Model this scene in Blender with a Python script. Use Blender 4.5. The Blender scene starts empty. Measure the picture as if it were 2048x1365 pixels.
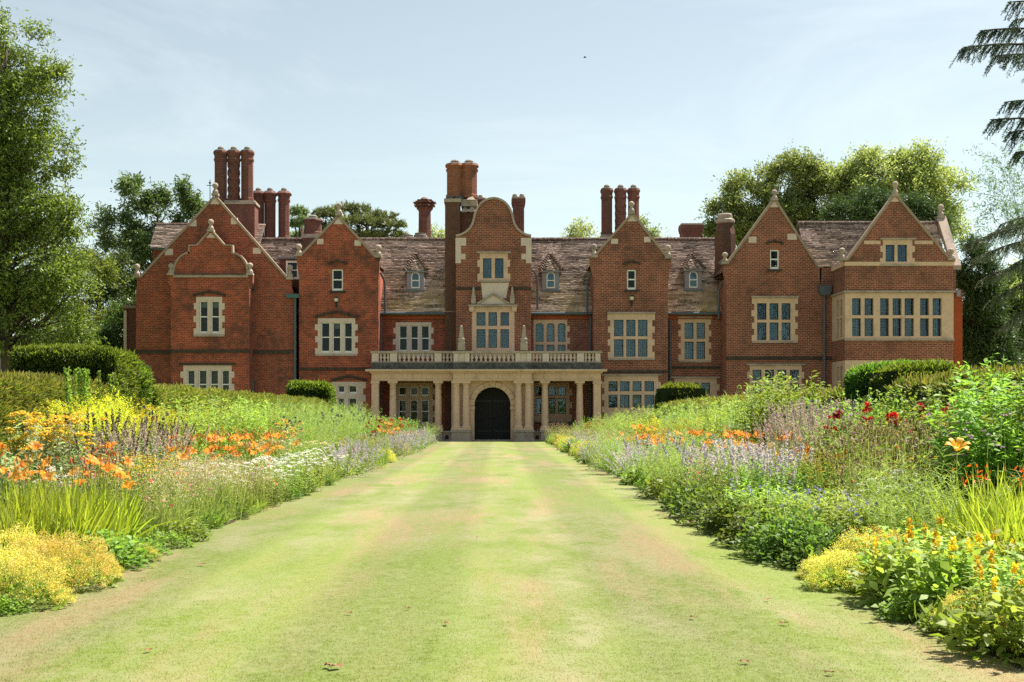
import bpy, math, random
import numpy as np
from mathutils import Vector
from mathutils.geometry import tessellate_polygon

random.seed(7)
SC = bpy.context.scene
COL = SC.collection
R = math.radians

# ------------------------------------------------------------------ camera, sky, sun, exposure
CAM_D, CAM_Z, FPX, VPX, HOR = 72.0, 1.40, 2592.0, 996.0, 832.0     # photo pixels (2048 wide)
cd = bpy.data.cameras.new('camera'); cam = bpy.data.objects.new('camera', cd); COL.objects.link(cam)
cam.location = (0, -CAM_D, CAM_Z); cam.rotation_euler = (R(90), 0, 0)
cd.sensor_width = 36; cd.lens = 36 * FPX / 2048
cd.shift_x = (1024 - VPX) / 2048; cd.shift_y = (HOR - 682.5) / 2048
cd.clip_end = 3000; cd.clip_start = 0.1
SC.camera = cam

SUN_V = Vector((1.14, 0.72, 2.20)).normalized()
SUN_EL = math.asin(SUN_V.z); SUN_AZ = math.atan2(SUN_V.x, SUN_V.y)
world = bpy.data.worlds.new('World'); SC.world = world; world.use_nodes = True
wn = world.node_tree.nodes; wl = world.node_tree.links; wn.clear()
sky = wn.new('ShaderNodeTexSky'); sky.sky_type = 'NISHITA'; sky.sun_disc = False
sky.sun_elevation = SUN_EL; sky.sun_rotation = SUN_AZ; sky.air_density = 1.0; sky.dust_density = 0.25; sky.ozone_density = 1.6
bg = wn.new('ShaderNodeBackground'); bg.inputs['Strength'].default_value = 0.068
wo = wn.new('ShaderNodeOutputWorld')
tc = wn.new('ShaderNodeTexCoord'); mp = wn.new('ShaderNodeMapping'); mp.inputs['Scale'].default_value = (1.2, 1.2, 5.0)
ns = wn.new('ShaderNodeTexNoise'); ns.inputs['Scale'].default_value = 2.2; ns.inputs['Detail'].default_value = 7; ns.inputs['Roughness'].default_value = 0.62
ns.inputs['Distortion'].default_value = 0.6
rp = wn.new('ShaderNodeValToRGB'); rp.color_ramp.elements[0].position = 0.47; rp.color_ramp.elements[1].position = 0.80
rp.color_ramp.elements[1].color = (0.34, 0.34, 0.34, 1)
mx = wn.new('ShaderNodeMix'); mx.data_type = 'RGBA'
wl.new(tc.outputs['Generated'], mp.inputs['Vector']); wl.new(mp.outputs['Vector'], ns.inputs['Vector'])
wl.new(ns.outputs['Fac'], rp.inputs['Fac']); wl.new(rp.outputs['Color'], mx.inputs['Factor'])
gn_ = wn.new('ShaderNodeHueSaturation'); gn_.inputs['Saturation'].default_value = 0.55; gn_.inputs['Value'].default_value = 1.0
tn_ = wn.new('ShaderNodeMix'); tn_.data_type = 'RGBA'; tn_.blend_type = 'MULTIPLY'; tn_.inputs[0].default_value = 1.0; tn_.inputs[7].default_value = (0.97, 1.02, 0.82, 1)
wl.new(sky.outputs['Color'], tn_.inputs[6]); wl.new(tn_.outputs[2], gn_.inputs['Color'])
wl.new(gn_.outputs['Color'], mx.inputs[6]); mx.inputs[7].default_value = (7.0, 7.4, 7.6, 1)      # thin high cloud
wl.new(mx.outputs[2], bg.inputs['Color']); wl.new(bg.outputs['Background'], wo.inputs['Surface'])

sd = bpy.data.lights.new('sun', 'SUN'); sun = bpy.data.objects.new('sun', sd); COL.objects.link(sun)
sd.energy = 4.8; sd.angle = R(0.5); sd.color = (1.0, 0.94, 0.84)
sun.rotation_euler = SUN_V.to_track_quat('Z', 'Y').to_euler()
vs = SC.view_settings; vs.view_transform = 'Standard'; vs.look = 'None'; vs.gamma = 1; vs.use_curve_mapping = False
vs.exposure = 1.40
cy = SC.cycles
cy.max_bounces = 7; cy.diffuse_bounces = 4; cy.glossy_bounces = 3; cy.transmission_bounces = 5; cy.transparent_max_bounces = 8
cy.use_denoising = False; cy.caustics_reflective = False; cy.caustics_refractive = False
try: cy.use_adaptive_sampling = True; cy.adaptive_threshold = 0.01
except Exception: pass

# ------------------------------------------------------------------ helpers
def PX(px, y): return (px - VPX) * (CAM_D + y) / FPX
def PZ(py, y): return CAM_Z + (HOR - py) * (CAM_D + y) / FPX
def PL(pts, y): return [(PX(a, y), PZ(b, y)) for a, b in pts]
def at(px, d): return ((px - VPX) / FPX * d, d - CAM_D)

def tag(o, label=None, cat=None, group=None, kind=None):
    if label: o['label'] = label
    if cat: o['category'] = cat
    if group: o['group'] = group
    if kind: o['kind'] = kind
    return o
def empty(name, loc=(0, 0, 0), parent=None):
    o = bpy.data.objects.new(name, None); COL.objects.link(o); o.location = loc; o.empty_display_size = 0.3
    if parent: o.parent = parent
    return o
def place(name, mesh, parent=None, loc=(0, 0, 0), rz=0, sc=1):
    o = bpy.data.objects.new(name, mesh); COL.objects.link(o); o.location = loc
    o.rotation_euler = (0, 0, rz) if not isinstance(rz, tuple) else rz
    o.scale = (sc, sc, sc) if not isinstance(sc, tuple) else sc
    if parent: o.parent = parent
    return o

class MB:                                   # hard-surface mesh builder
    def __init__(s): s.v = []; s.f = []
    def quad(s, a, b, c, d):
        n = len(s.v); s.v += [a, b, c, d]; s.f.append((n, n+1, n+2, n+3)); return s
    def box(s, x0, y0, z0, x1, y1, z1):
        n = len(s.v)
        s.v += [(x0,y0,z0),(x1,y0,z0),(x1,y1,z0),(x0,y1,z0),(x0,y0,z1),(x1,y0,z1),(x1,y1,z1),(x0,y1,z1)]
        s.f += [tuple(n+i for i in q) for q in ((0,1,5,4),(1,2,6,5),(2,3,7,6),(3,0,4,7),(4,5,6,7),(3,2,1,0))]
        return s
    def slab(s, outline, holes, y0, y1, back=False):       # polygon in x-z pushed from y0 (front) to y1
        polys = [[Vector((x, z, 0)) for x, z in p] for p in [outline] + list(holes)]
        flat = [p for q in polys for p in q]
        n = len(s.v); s.v += [(p.x, y0, p.y) for p in flat]
        tris = tessellate_polygon(polys)
        for t in tris:
            a, b, c = (flat[i] for i in t)
            if (b.x-a.x)*(c.y-a.y) - (b.y-a.y)*(c.x-a.x) < 0: t = (t[0], t[2], t[1])
            s.f.append(tuple(n+i for i in t))
        if y1 is not None:
            m = len(s.v); s.v += [(p.x, y1, p.y) for p in flat]
            k = 0
            for q in polys:
                L = len(q)
                for i in range(L):
                    j = (i+1) % L; s.f.append((n+k+i, n+k+j, m+k+j, m+k+i))
                k += L
            if back:
                for t in tris: s.f.append(tuple(m+i for i in t))
        return s
    def lathe(s, cx, cy, prof, n=12, rot=0, mod=None, twist=0):   # prof [(r, z)]
        base = len(s.v)
        for j, (r, z) in enumerate(prof):
            for i in range(n):
                a = rot + 2*math.pi*i/n + twist*j
                rr = r * (mod(i, j) if mod else 1)
                s.v.append((cx+rr*math.cos(a), cy+rr*math.sin(a), z))
        for j in range(len(prof)-1):
            for i in range(n):
                k = (i+1) % n
                s.f.append((base+j*n+i, base+j*n+k, base+(j+1)*n+k, base+(j+1)*n+i))
        s.f.append(tuple(base+(len(prof)-1)*n+i for i in range(n)))
        s.f.append(tuple(base+i for i in reversed(range(n))))
        return s
    def tube(s, pts, rad, n=6):
        pts = [Vector(p) for p in pts]; base = len(s.v)
        rad = rad if isinstance(rad, (list, tuple)) else [rad]*len(pts)
        for i, p in enumerate(pts):
            d = (pts[min(i+1, len(pts)-1)] - pts[max(i-1, 0)]).normalized()
            u = d.cross(Vector((0.31, 0.17, 0.93)) if abs(d.z) < .9 else Vector((1, 0, 0))).normalized(); w = d.cross(u)
            for k in range(n):
                a = 2*math.pi*k/n; q = p + (u*math.cos(a) + w*math.sin(a))*rad[i]
                s.v.append(tuple(q))
        for i in range(len(pts)-1):
            for k in range(n):
                l = (k+1) % n
                s.f.append((base+i*n+k, base+i*n+l, base+(i+1)*n+l, base+(i+1)*n+k))
        s.f.append(tuple(base+k for k in reversed(range(n)))); s.f.append(tuple(base+(len(pts)-1)*n+k for k in range(n)))
        return s
    def coping(s, pts, t, y0, y1):           # band of thickness t standing on a polyline in x-z
        n = len(pts); nor = []
        for i in range(n):
            a = pts[max(i-1, 0)]; b = pts[min(i+1, n-1)]
            dx, dz = b[0]-a[0], b[1]-a[1]; L = math.hypot(dx, dz) or 1; nor.append((-dz/L, dx/L))
        base = len(s.v)
        for (x, z), (nx, nz) in zip(pts, nor):
            s.v += [(x, y0, z), (x+nx*t, y0, z+nz*t), (x+nx*t, y1, z+nz*t), (x, y1, z)]
        for i in range(n-1):
            a = base+4*i
            for k in range(4):
                l = (k+1) % 4; s.f.append((a+k, a+4+k, a+4+l, a+l))
        s.f.append((base, base+1, base+2, base+3)); e = base+4*(n-1); s.f.append((e+3, e+2, e+1, e))
        return s
    def mesh(s, name, mat, smooth=False):
        me = bpy.data.meshes.new(name); me.from_pydata(s.v, [], s.f); me.materials.append(mat)
        if smooth: me.polygons.foreach_set('use_smooth', [True]*len(me.polygons))
        me.update(); return me
    def build(s, name, mat, parent=None, smooth=False, loc=(0, 0, 0)):
        return place(name, s.mesh(name, mat, smooth), parent, loc)

class Geo:                                  # quads from numpy arrays with one random tint per piece
    def __init__(s): s.V = []; s.F = []; s.T = []; s.M = []; s.n = 0
    def add(s, V, F, T, m=0):
        V = np.asarray(V, dtype=np.float32).reshape(-1, 3); F = np.asarray(F, dtype=np.int64).reshape(-1, 4)
        s.V.append(V); s.F.append(F + s.n); s.n += len(V)
        s.T.append(np.broadcast_to(np.asarray(T, dtype=np.float32), (len(F),)).copy()); s.M.append(np.full(len(F), m, dtype=np.int32))
    def mesh(s, name, mats):
        V = np.concatenate(s.V); F = np.concatenate(s.F).astype(np.int32); T = np.concatenate(s.T); M = np.concatenate(s.M)
        me = bpy.data.meshes.new(name); nf = len(F)
        me.vertices.add(len(V)); me.vertices.foreach_set('co', V.ravel())
        me.loops.add(nf*4); me.loops.foreach_set('vertex_index', F.ravel())
        me.polygons.add(nf); me.polygons.foreach_set('loop_start', np.arange(0, nf*4, 4, dtype=np.int32))
        me.polygons.foreach_set('loop_total', np.full(nf, 4, dtype=np.int32))
        for m in (mats if isinstance(mats, (list, tuple)) else [mats]): me.materials.append(m)
        me.polygons.foreach_set('material_index', M)
        at_ = me.attributes.new('tint', 'FLOAT', 'FACE'); at_.data.foreach_set('value', T)
        me.update(calc_edges=True); return me
    def build(s, name, mats, parent=None, loc=(0, 0, 0)): return place(name, s.mesh(name, mats), parent, loc)

def unit(A): return A / np.maximum(np.linalg.norm(A, axis=-1, keepdims=True), 1e-9)
def strips(g, rng, P, D, L, W, segs=2, prof=None, droop=0.0, side=None, tint=None, m=0, flat=0.0):
    """N leaves, blades or petals: from P along D, length L, width W; each bends down by droop"""
    P = np.asarray(P, float).reshape(-1, 3); n = len(P)
    D = unit(np.broadcast_to(np.asarray(D, float), (n, 3)).copy())
    L = np.broadcast_to(np.asarray(L, float), (n,)); W = np.broadcast_to(np.asarray(W, float), (n,))
    droop = np.broadcast_to(np.asarray(droop, float), (n,))
    if side is None:
        rv = rng.normal(size=(n, 3)); rv[:, 2] *= (1-flat) ; side = np.cross(D, rv)
        if flat:
            s2 = np.cross(D, np.array([0, 0, 1.0])); side = side*(1-flat) + s2*flat*np.sign(rng.normal(size=(n, 1)))
    side = unit(np.broadcast_to(side, (n, 3)))
    if prof is None: prof = [0.25, 1.0, 0.06] if segs == 2 else [max(0.06, math.sin(math.pi*min(1, (0.12+0.88*k/segs)))) for k in range(segs+1)]
    ts = np.linspace(0, 1, segs+1)
    V = np.empty((n, segs+1, 2, 3))
    for k, t in enumerate(ts):
        pos = P + D*(L*t)[:, None]; pos[:, 2] -= droop*L*t*t
        off = side*(W*prof[k]/2)[:, None]
        V[:, k, 0] = pos-off; V[:, k, 1] = pos+off
    idx = np.arange(n)[:, None]*(2*(segs+1))
    F = np.stack([np.stack([idx[:, 0]+2*k, idx[:, 0]+2*k+1, idx[:, 0]+2*k+3, idx[:, 0]+2*k+2], 1) for k in range(segs)], 1).reshape(-1, 4)
    if tint is None: tint = rng.random(n)
    tint = np.repeat(np.broadcast_to(tint, (n,)), segs)
    g.add(V, F, tint, m)
def sph(rng, n, zmin=-1.0):
    z = rng.uniform(zmin, 1, n); a = rng.uniform(0, 2*np.pi, n); r = np.sqrt(1-z*z)
    return np.stack([r*np.cos(a), r*np.sin(a), z], 1)

# ------------------------------------------------------------------ materials
def newmat(name):
    m = bpy.data.materials.new(name); m.use_nodes = True; nt = m.node_tree; nt.nodes.clear()
    return m, nt.nodes, nt.links
def node(N, t, **kw):
    n = N.new(t)
    for k, v in kw.items():
        if k in n.inputs: n.inputs[k].default_value = v
        else: setattr(n, k, v)
    return n
def mixc(N, Lk, fac, a, b, mode='MIX'):
    m = N.new('ShaderNodeMix'); m.data_type = 'RGBA'; m.blend_type = mode
    for sck, val in ((0, fac), (6, a), (7, b)):
        if isinstance(val, (int, float)): m.inputs[sck].default_value = val
        elif isinstance(val, tuple): m.inputs[sck].default_value = (*val, 1) if len(val) == 3 else val
        else: Lk.new(val, m.inputs[sck])
    return m.outputs[2]
def ramp(N, Lk, src, p0, p1, c0=(0, 0, 0), c1=(1, 1, 1)):
    r = N.new('ShaderNodeValToRGB'); e = r.color_ramp.elements
    e[0].position = p0; e[1].position = p1; e[0].color = (*c0, 1); e[1].color = (*c1, 1)
    Lk.new(src, r.inputs['Fac']); return r.outputs['Color']
def noise(N, Lk, vec, scale, detail=4, rough=0.55):
    n = node(N, 'ShaderNodeTexNoise', Scale=scale, Detail=detail, Roughness=rough)
    Lk.new(vec, n.inputs['Vector']); return n.outputs['Fac']
def finish(N, Lk, col, rough=0.8, bump=None, bstr=0.3, bdist=0.02, spec=0.3, metal=0):
    p = node(N, 'ShaderNodeBsdfPrincipled', Roughness=rough, Metallic=metal)
    p.inputs['Specular IOR Level'].default_value = spec
    if isinstance(col, tuple): p.inputs['Base Color'].default_value = (*col, 1)
    else: Lk.new(col, p.inputs['Base Color'])
    if bump is not None:
        b = node(N, 'ShaderNodeBump', Strength=bstr, Distance=bdist); Lk.new(bump, b.inputs['Height']); Lk.new(b.outputs['Normal'], p.inputs['Normal'])
    o = N.new('ShaderNodeOutputMaterial'); Lk.new(p.outputs['BSDF'], o.inputs['Surface'])

def brick_mat(name, c1, c2, mortar, grime=(0.075, 0.045, 0.035), gamt=0.85):
    m, N, L = newmat(name)
    g = N.new('ShaderNodeNewGeometry'); s = N.new('ShaderNodeSeparateXYZ'); L.new(g.outputs['Position'], s.inputs[0])
    a = node(N, 'ShaderNodeMath', operation='ADD'); L.new(s.outputs['X'], a.inputs[0]); L.new(s.outputs['Y'], a.inputs[1])
    c = N.new('ShaderNodeCombineXYZ'); L.new(a.outputs[0], c.inputs[0]); L.new(s.outputs['Z'], c.inputs[1])
    b = node(N, 'ShaderNodeTexBrick', Scale=1.0, Color1=(*c1, 1), Color2=(*c2, 1), Mortar=(*mortar, 1))
    b.inputs['Mortar Size'].default_value = 0.014; b.inputs['Mortar Smooth'].default_value = 0.3; b.inputs['Bias'].default_value = -0.1
    b.inputs['Brick Width'].default_value = 0.27; b.inputs['Row Height'].default_value = 0.1
    L.new(c.outputs[0], b.inputs['Vector'])
    pos = g.outputs['Position']
    n1 = noise(N, L, pos, 0.45, 6, 0.65); n2 = noise(N, L, pos, 3.0, 5, 0.6); n3 = noise(N, L, pos, 11, 2)
    col = mixc(N, L, ramp(N, L, n3, 0.35, 0.7), b.outputs['Color'], mixc(N, L, 0.5, b.outputs['Color'], (c1[0]*0.45, c1[1]*0.45, c1[2]*0.5)))
    f = node(N, 'ShaderNodeMath', operation='MULTIPLY'); L.new(ramp(N, L, n1, 0.37, 0.62), f.inputs[0]); f.inputs[1].default_value = gamt
    f2 = node(N, 'ShaderNodeMath', operation='MULTIPLY'); L.new(f.outputs[0], f2.inputs[0]); L.new(ramp(N, L, n2, 0.25, 0.6), f2.inputs[1])
    col = mixc(N, L, f2.outputs[0], col, grime)
    h = node(N, 'ShaderNodeMath', operation='SUBTRACT'); h.inputs[0].default_value = 1; L.new(b.outputs['Fac'], h.inputs[1])
    finish(N, L, col, 0.9, h.outputs[0], 0.6, 0.015, 0.15); return m
def stone_mat(name, c, dirt, amt=0.5, sc=1.6, lo=0.48, hi=0.75):
    m, N, L = newmat(name); g = N.new('ShaderNodeNewGeometry'); pos = g.outputs['Position']
    n1 = noise(N, L, pos, sc, 7, 0.68); n2 = noise(N, L, pos, 14, 4, 0.6)
    col = mixc(N, L, ramp(N, L, n2, 0.3, 0.75), tuple(v*0.86 for v in c), tuple(min(1, v*1.1) for v in c))
    f = node(N, 'ShaderNodeMath', operation='MULTIPLY'); L.new(ramp(N, L, n1, lo, hi), f.inputs[0]); f.inputs[1].default_value = amt
    col = mixc(N, L, f.outputs[0], col, dirt)
    finish(N, L, col, 0.9, n2, 0.4, 0.02, 0.15); return m
def flat_mat(name, c, rough=0.5, var=0.12, spec=0.3, metal=0):
    m, N, L = newmat(name); g = N.new('ShaderNodeNewGeometry')
    n1 = noise(N, L, g.outputs['Position'], 7, 4)
    col = mixc(N, L, n1, tuple(v*(1-var) for v in c), tuple(min(1, v*(1+var)) for v in c))
    finish(N, L, col, rough, n1, 0.1, 0.01, spec, metal); return m
def leaf_mat(name, c0, c1, trans=0.45, rough=0.5, spec=0.25, hue=0.03, val=0.25, tc=None):
    """thin leaf: diffuse with a soft sheen plus light through the blade; tint varies leaf by leaf, plant by plant"""
    m, N, L = newmat(name)
    a = N.new('ShaderNodeAttribute'); a.attribute_name = 'tint'
    col = mixc(N, L, a.outputs['Fac'], c0, c1)
    oi = N.new('ShaderNodeObjectInfo'); hs = N.new('ShaderNodeHueSaturation')
    h = node(N, 'ShaderNodeMapRange'); h.inputs[3].default_value = 0.5-hue; h.inputs[4].default_value = 0.5+hue
    v = node(N, 'ShaderNodeMapRange'); v.inputs[3].default_value = 1-val; v.inputs[4].default_value = 1+val
    L.new(oi.outputs['Random'], h.inputs[0]); L.new(oi.outputs['Random'], v.inputs[0])
    L.new(h.outputs[0], hs.inputs['Hue']); L.new(v.outputs[0], hs.inputs['Value']); L.new(col, hs.inputs['Color'])
    p = node(N, 'ShaderNodeBsdfPrincipled', Roughness=rough); p.inputs['Specular IOR Level'].default_value = spec
    t = N.new('ShaderNodeBsdfTranslucent')
    L.new(hs.outputs['Color'], p.inputs['Base Color'])
    tcol = mixc(N, L, 1.0, hs.outputs['Color'], tc or (1.15, 1.15, 0.6), 'MULTIPLY')
    L.new(tcol, t.inputs['Color'])
    x = N.new('ShaderNodeMixShader'); x.inputs[0].default_value = trans
    L.new(p.outputs[0], x.inputs[1]); L.new(t.outputs[0], x.inputs[2])
    o = N.new('ShaderNodeOutputMaterial'); L.new(x.outputs[0], o.inputs['Surface']); return m

M = {}
M['brick_warm'] = brick_mat('red_brick', (0.49, 0.088, 0.044), (0.22, 0.040, 0.027), (0.52, 0.27, 0.165))
M['brick_brown'] = brick_mat('brown_brick', (0.34, 0.088, 0.054), (0.16, 0.048, 0.038), (0.54, 0.35, 0.235), gamt=0.65)
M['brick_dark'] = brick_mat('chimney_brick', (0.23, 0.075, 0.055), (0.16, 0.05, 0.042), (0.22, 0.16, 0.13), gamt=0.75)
M['brick_red'] = brick_mat('redder_brick', (0.45, 0.09, 0.03), (0.36, 0.07, 0.025), (0.36, 0.14, 0.07), gamt=0.3)  # redder, more even brick for eaves bands and the narrow end strip
M['brick_aged'] = brick_mat('aged_red_brick', (0.42, 0.084, 0.045), (0.18, 0.040, 0.028), (0.44, 0.25, 0.16), gamt=0.75)
M['brick_mid'] = brick_mat('weathered_stack_brick', (0.34, 0.11, 0.055), (0.25, 0.08, 0.045), (0.33, 0.22, 0.15), gamt=0.8)
M['brick_breast'] = brick_mat('darkest_brick', (0.17, 0.075, 0.048), (0.12, 0.052, 0.036), (0.17, 0.12, 0.085), gamt=0.6)  # darkest of the bricks, for the breast and the octagonal stack
M['stone'] = stone_mat('limestone', (0.63, 0.43, 0.31), (0.22, 0.18, 0.13), 0.45)
M['stone_pale'] = stone_mat('pale_limestone', (0.63, 0.50, 0.43), (0.30, 0.26, 0.22), 0.4)
M['stone_grey'] = stone_mat('weathered_limestone', (0.40, 0.32, 0.26), (0.12, 0.11, 0.095), 0.85)
M['stone_lichen'] = stone_mat('lichened_stone', (0.16, 0.15, 0.13), (0.055, 0.055, 0.05), 0.9, 5, 0.35, 0.6)
M['coping'] = stone_mat('coping_stone', (0.34, 0.255, 0.19), (0.16, 0.14, 0.11), 0.6, 3)
M['hood'] = stone_mat('mossy_tile_hood', (0.09, 0.065, 0.05), (0.03, 0.03, 0.025), 0.8, 6, 0.35, 0.6)
M['lead'] = flat_mat('lead_sheet', (0.13, 0.15, 0.17), 0.55)
M['pipe'] = flat_mat('painted_pipe', (0.085, 0.10, 0.12), 0.45)
M['grey_paint'] = flat_mat('grey_timber_paint', (0.25, 0.25, 0.29), 0.55)
M['white'] = flat_mat('white_paint', (0.78, 0.76, 0.72), 0.4, 0.04)
M['iron'] = flat_mat('black_iron', (0.02, 0.023, 0.025), 0.45)
M['came'] = flat_mat('lead_came', (0.05, 0.06, 0.065), 0.5)
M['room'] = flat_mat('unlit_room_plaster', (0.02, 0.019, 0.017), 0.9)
M['curtain'] = flat_mat('grey_curtain', (0.42, 0.42, 0.42), 0.9)
M['curtain_warm'] = flat_mat('linen_curtain', (0.34, 0.27, 0.19), 0.9)
M['blind'] = flat_mat('white_blind', (0.6, 0.58, 0.52), 0.9)
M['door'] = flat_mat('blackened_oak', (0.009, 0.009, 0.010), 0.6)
M['copper'] = flat_mat('green_copper', (0.06, 0.13, 0.12), 0.6)
M['bark'] = stone_mat('bark', (0.11, 0.085, 0.06), (0.035, 0.03, 0.024), 0.8, 4, 0.35, 0.65)
M['soil'] = stone_mat('soil', (0.06, 0.042, 0.028), (0.025, 0.018, 0.012), 0.8, 5)
M['lamp_glass'] = flat_mat('milky_lamp_glass', (0.6, 0.55, 0.45), 0.2)
M['pot'] = stone_mat('chimney_pot_clay', (0.26, 0.22, 0.19), (0.2, 0.18, 0.16), 0.6, 6)

def glass_mat(name, c=(0.55, 0.66, 0.68), refl=1.0, gc=(1, 1, 1)):
    m, N, L = newmat(name)
    t = N.new('ShaderNodeBsdfTransparent'); t.inputs['Color'].default_value = (*c, 1)
    g = node(N, 'ShaderNodeBsdfGlossy', Roughness=0.03); g.inputs['Color'].default_value = (*gc, 1)
    geo = N.new('ShaderNodeNewGeometry'); n1 = noise(N, L, geo.outputs['Position'], 2.6, 3)
    b = node(N, 'ShaderNodeBump', Strength=0.25, Distance=0.03); L.new(n1, b.inputs['Height']); L.new(b.outputs['Normal'], g.inputs['Normal'])
    f = node(N, 'ShaderNodeFresnel', IOR=1.62); mu = node(N, 'ShaderNodeMath', operation='MULTIPLY'); mu.inputs[1].default_value = refl
    L.new(f.outputs[0], mu.inputs[0])
    x = N.new('ShaderNodeMixShader'); L.new(mu.outputs[0], x.inputs[0]); L.new(t.outputs[0], x.inputs[1]); L.new(g.outputs[0], x.inputs[2])
    o = N.new('ShaderNodeOutputMaterial'); L.new(x.outputs[0], o.inputs['Surface']); return m
M['glass'] = glass_mat('window_glass', (0.45, 0.52, 0.50), 0.35, (0.85, 1.0, 0.95))
M['glass_blue'] = glass_mat('old_leaded_glass', (0.42, 0.60, 0.68), 1.5, (0.55, 0.82, 0.95))

def tile_mat():
    m, N, L = newmat('clay_roof_tile')
    g = N.new('ShaderNodeNewGeometry'); pos = g.outputs['Position']
    a = N.new('ShaderNodeAttribute'); a.attribute_name = 'tint'
    col = mixc(N, L, a.outputs['Fac'], (0.10, 0.060, 0.046), (0.58, 0.42, 0.335))
    n1 = noise(N, L, pos, 0.7, 6, 0.65); n2 = noise(N, L, pos, 9, 4)
    col = mixc(N, L, ramp(N, L, n2, 0.45, 0.75), col, mixc(N, L, 0.5, col, (0.58, 0.50, 0.44)))
    s = N.new('ShaderNodeSeparateXYZ'); L.new(pos, s.inputs[0])
    # moss creeps up from the eaves
    zr = node(N, 'ShaderNodeMapRange'); L.new(s.outputs['Z'], zr.inputs[0]); zr.inputs[1].default_value = 10.2; zr.inputs[2].default_value = 7.4
    f = node(N, 'ShaderNodeMath', operation='MULTIPLY'); L.new(ramp(N, L, n1, 0.42, 0.62), f.inputs[0]); L.new(zr.outputs[0], f.inputs[1])
    f2 = node(N, 'ShaderNodeMath', operation='MULTIPLY'); L.new(f.outputs[0], f2.inputs[0]); f2.inputs[1].default_value = 0.75
    col = mixc(N, L, f2.outputs[0], col, (0.30, 0.21, 0.06))
    finish(N, L, col, 0.85, n2, 0.3, 0.02, 0.2); return m
M['tile'] = tile_mat()

# ================================================================== ground
def grass_mat(blade=False):
    m, N, L = newmat('grass_blade' if blade else 'mown_lawn_turf')
    g = N.new('ShaderNodeNewGeometry'); pos = g.outputs['Position']
    s = N.new('ShaderNodeSeparateXYZ'); L.new(pos, s.inputs[0])
    mpn = node(N, 'ShaderNodeMapping'); mpn.inputs['Scale'].default_value = (1.0, 0.45, 1.0); L.new(pos, mpn.inputs['Vector'])
    mp2 = node(N, 'ShaderNodeMapping'); mp2.inputs['Scale'].default_value = (1.0, 0.16, 1.0); L.new(pos, mp2.inputs['Vector'])
    n1 = noise(N, L, mpn.outputs[0], 1.1, 7, 0.70); n2 = noise(N, L, mp2.outputs[0], 0.95, 6, 0.66); n3 = noise(N, L, pos, 70, 3, 0.8); n4 = noise(N, L, mp2.outputs[0], 0.55, 5, 0.65)
    n5 = noise(N, L, pos, 14, 6, 0.78)
    col = mixc(N, L, ramp(N, L, n1, 0.40, 0.60), (0.120, 0.158, 0.024), (0.226, 0.216, 0.112))
    col = mixc(N, L, ramp(N, L, n2, 0.48, 0.62), col, (0.268, 0.188, 0.104))             # dry straw patches
    col = mixc(N, L, ramp(N, L, n4, 0.46, 0.58), col, mixc(N, L, 0.7, col, (0.150, 0.205, 0.030)))
    w = node(N, 'ShaderNodeMath', operation='MULTIPLY_ADD'); L.new(s.outputs['X'], w.inputs[0]); w.inputs[1].default_value = 2.9; w.inputs[2].default_value = 0.9
    sn = node(N, 'ShaderNodeMath', operation='SINE'); L.new(w.outputs[0], sn.inputs[0])   # mower lanes
    mr = node(N, 'ShaderNodeMapRange'); L.new(sn.outputs[0], mr.inputs[0]); mr.inputs[1].default_value = -0.35; mr.inputs[2].default_value = 0.35; mr.inputs[3].default_value = 0.83; mr.inputs[4].default_value = 1.08
    cb = N.new('ShaderNodeCombineXYZ')
    for i in range(3): L.new(mr.outputs[0], cb.inputs[i])
    col = mixc(N, L, 1.0, col, cb.outputs[0], 'MULTIPLY')
    col = mixc(N, L, ramp(N, L, n5, 0.42, 0.66), col, mixc(N, L, 0.45, col, (0.28, 0.28, 0.16)))
    col = mixc(N, L, ramp(N, L, n3, 0.35, 0.7), mixc(N, L, 0.28, col, (0.10, 0.13, 0.03)), col)
    if blade:
        d_ = N.new('ShaderNodeBsdfDiffuse'); t_ = N.new('ShaderNodeBsdfTranslucent'); x_ = N.new('ShaderNodeMixShader'); x_.inputs[0].default_value = .5
        c2 = mixc(N, L, 1.0, col, (2.0, 2.0, 1.9), 'MULTIPLY')
        for q in (d_, t_): L.new(c2, q.inputs['Color'])
        L.new(d_.outputs[0], x_.inputs[1]); L.new(t_.outputs[0], x_.inputs[2]); o = N.new('ShaderNodeOutputMaterial'); L.new(x_.outputs[0], o.inputs['Surface']); return m
    finish(N, L, col, 0.85, n3, 0.5, 0.02, 0.1); return m
M['lawn'] = grass_mat(); M['lawn_blade'] = grass_mat(True)
tag(MB().quad((-900, -300, 0), (900, -300, 0), (900, 1500, 0), (-900, 1500, 0)).build('lawn', M['lawn']), kind='structure')
LX0, LX1, BACKL, BACKR = -3.55, 2.85, -7.25, 6.95        # bed edges across the lawn
def soil(x0, x1, name, rs):
    r = np.random.default_rng(rs); mb = MB(); ys = np.arange(-68, -3.9, 0.4); wob = np.convolve(r.normal(size=len(ys)), np.ones(5)/5, 'same')*0.12
    for i in range(len(ys)-1):
        a0, a1 = (x0+wob[i], x0+wob[i+1])
        mb.quad((a0, ys[i], 0.004), (x1, ys[i], 0.004), (x1, ys[i+1], 0.004), (a0, ys[i+1], 0.004))
    tag(mb.build(name, M['soil']), kind='structure')
soil(LX0, BACKL-0.6, 'border_soil', 1); soil(LX1, BACKR+0.6, 'border_soil', 2)

# ================================================================== the house
HOUSE = empty('manor_house', (0, 0, 0))
tag(HOUSE, 'long red brick manor with stone windows, steep gables, tall chimneys and a columned porch', 'house')

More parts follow.
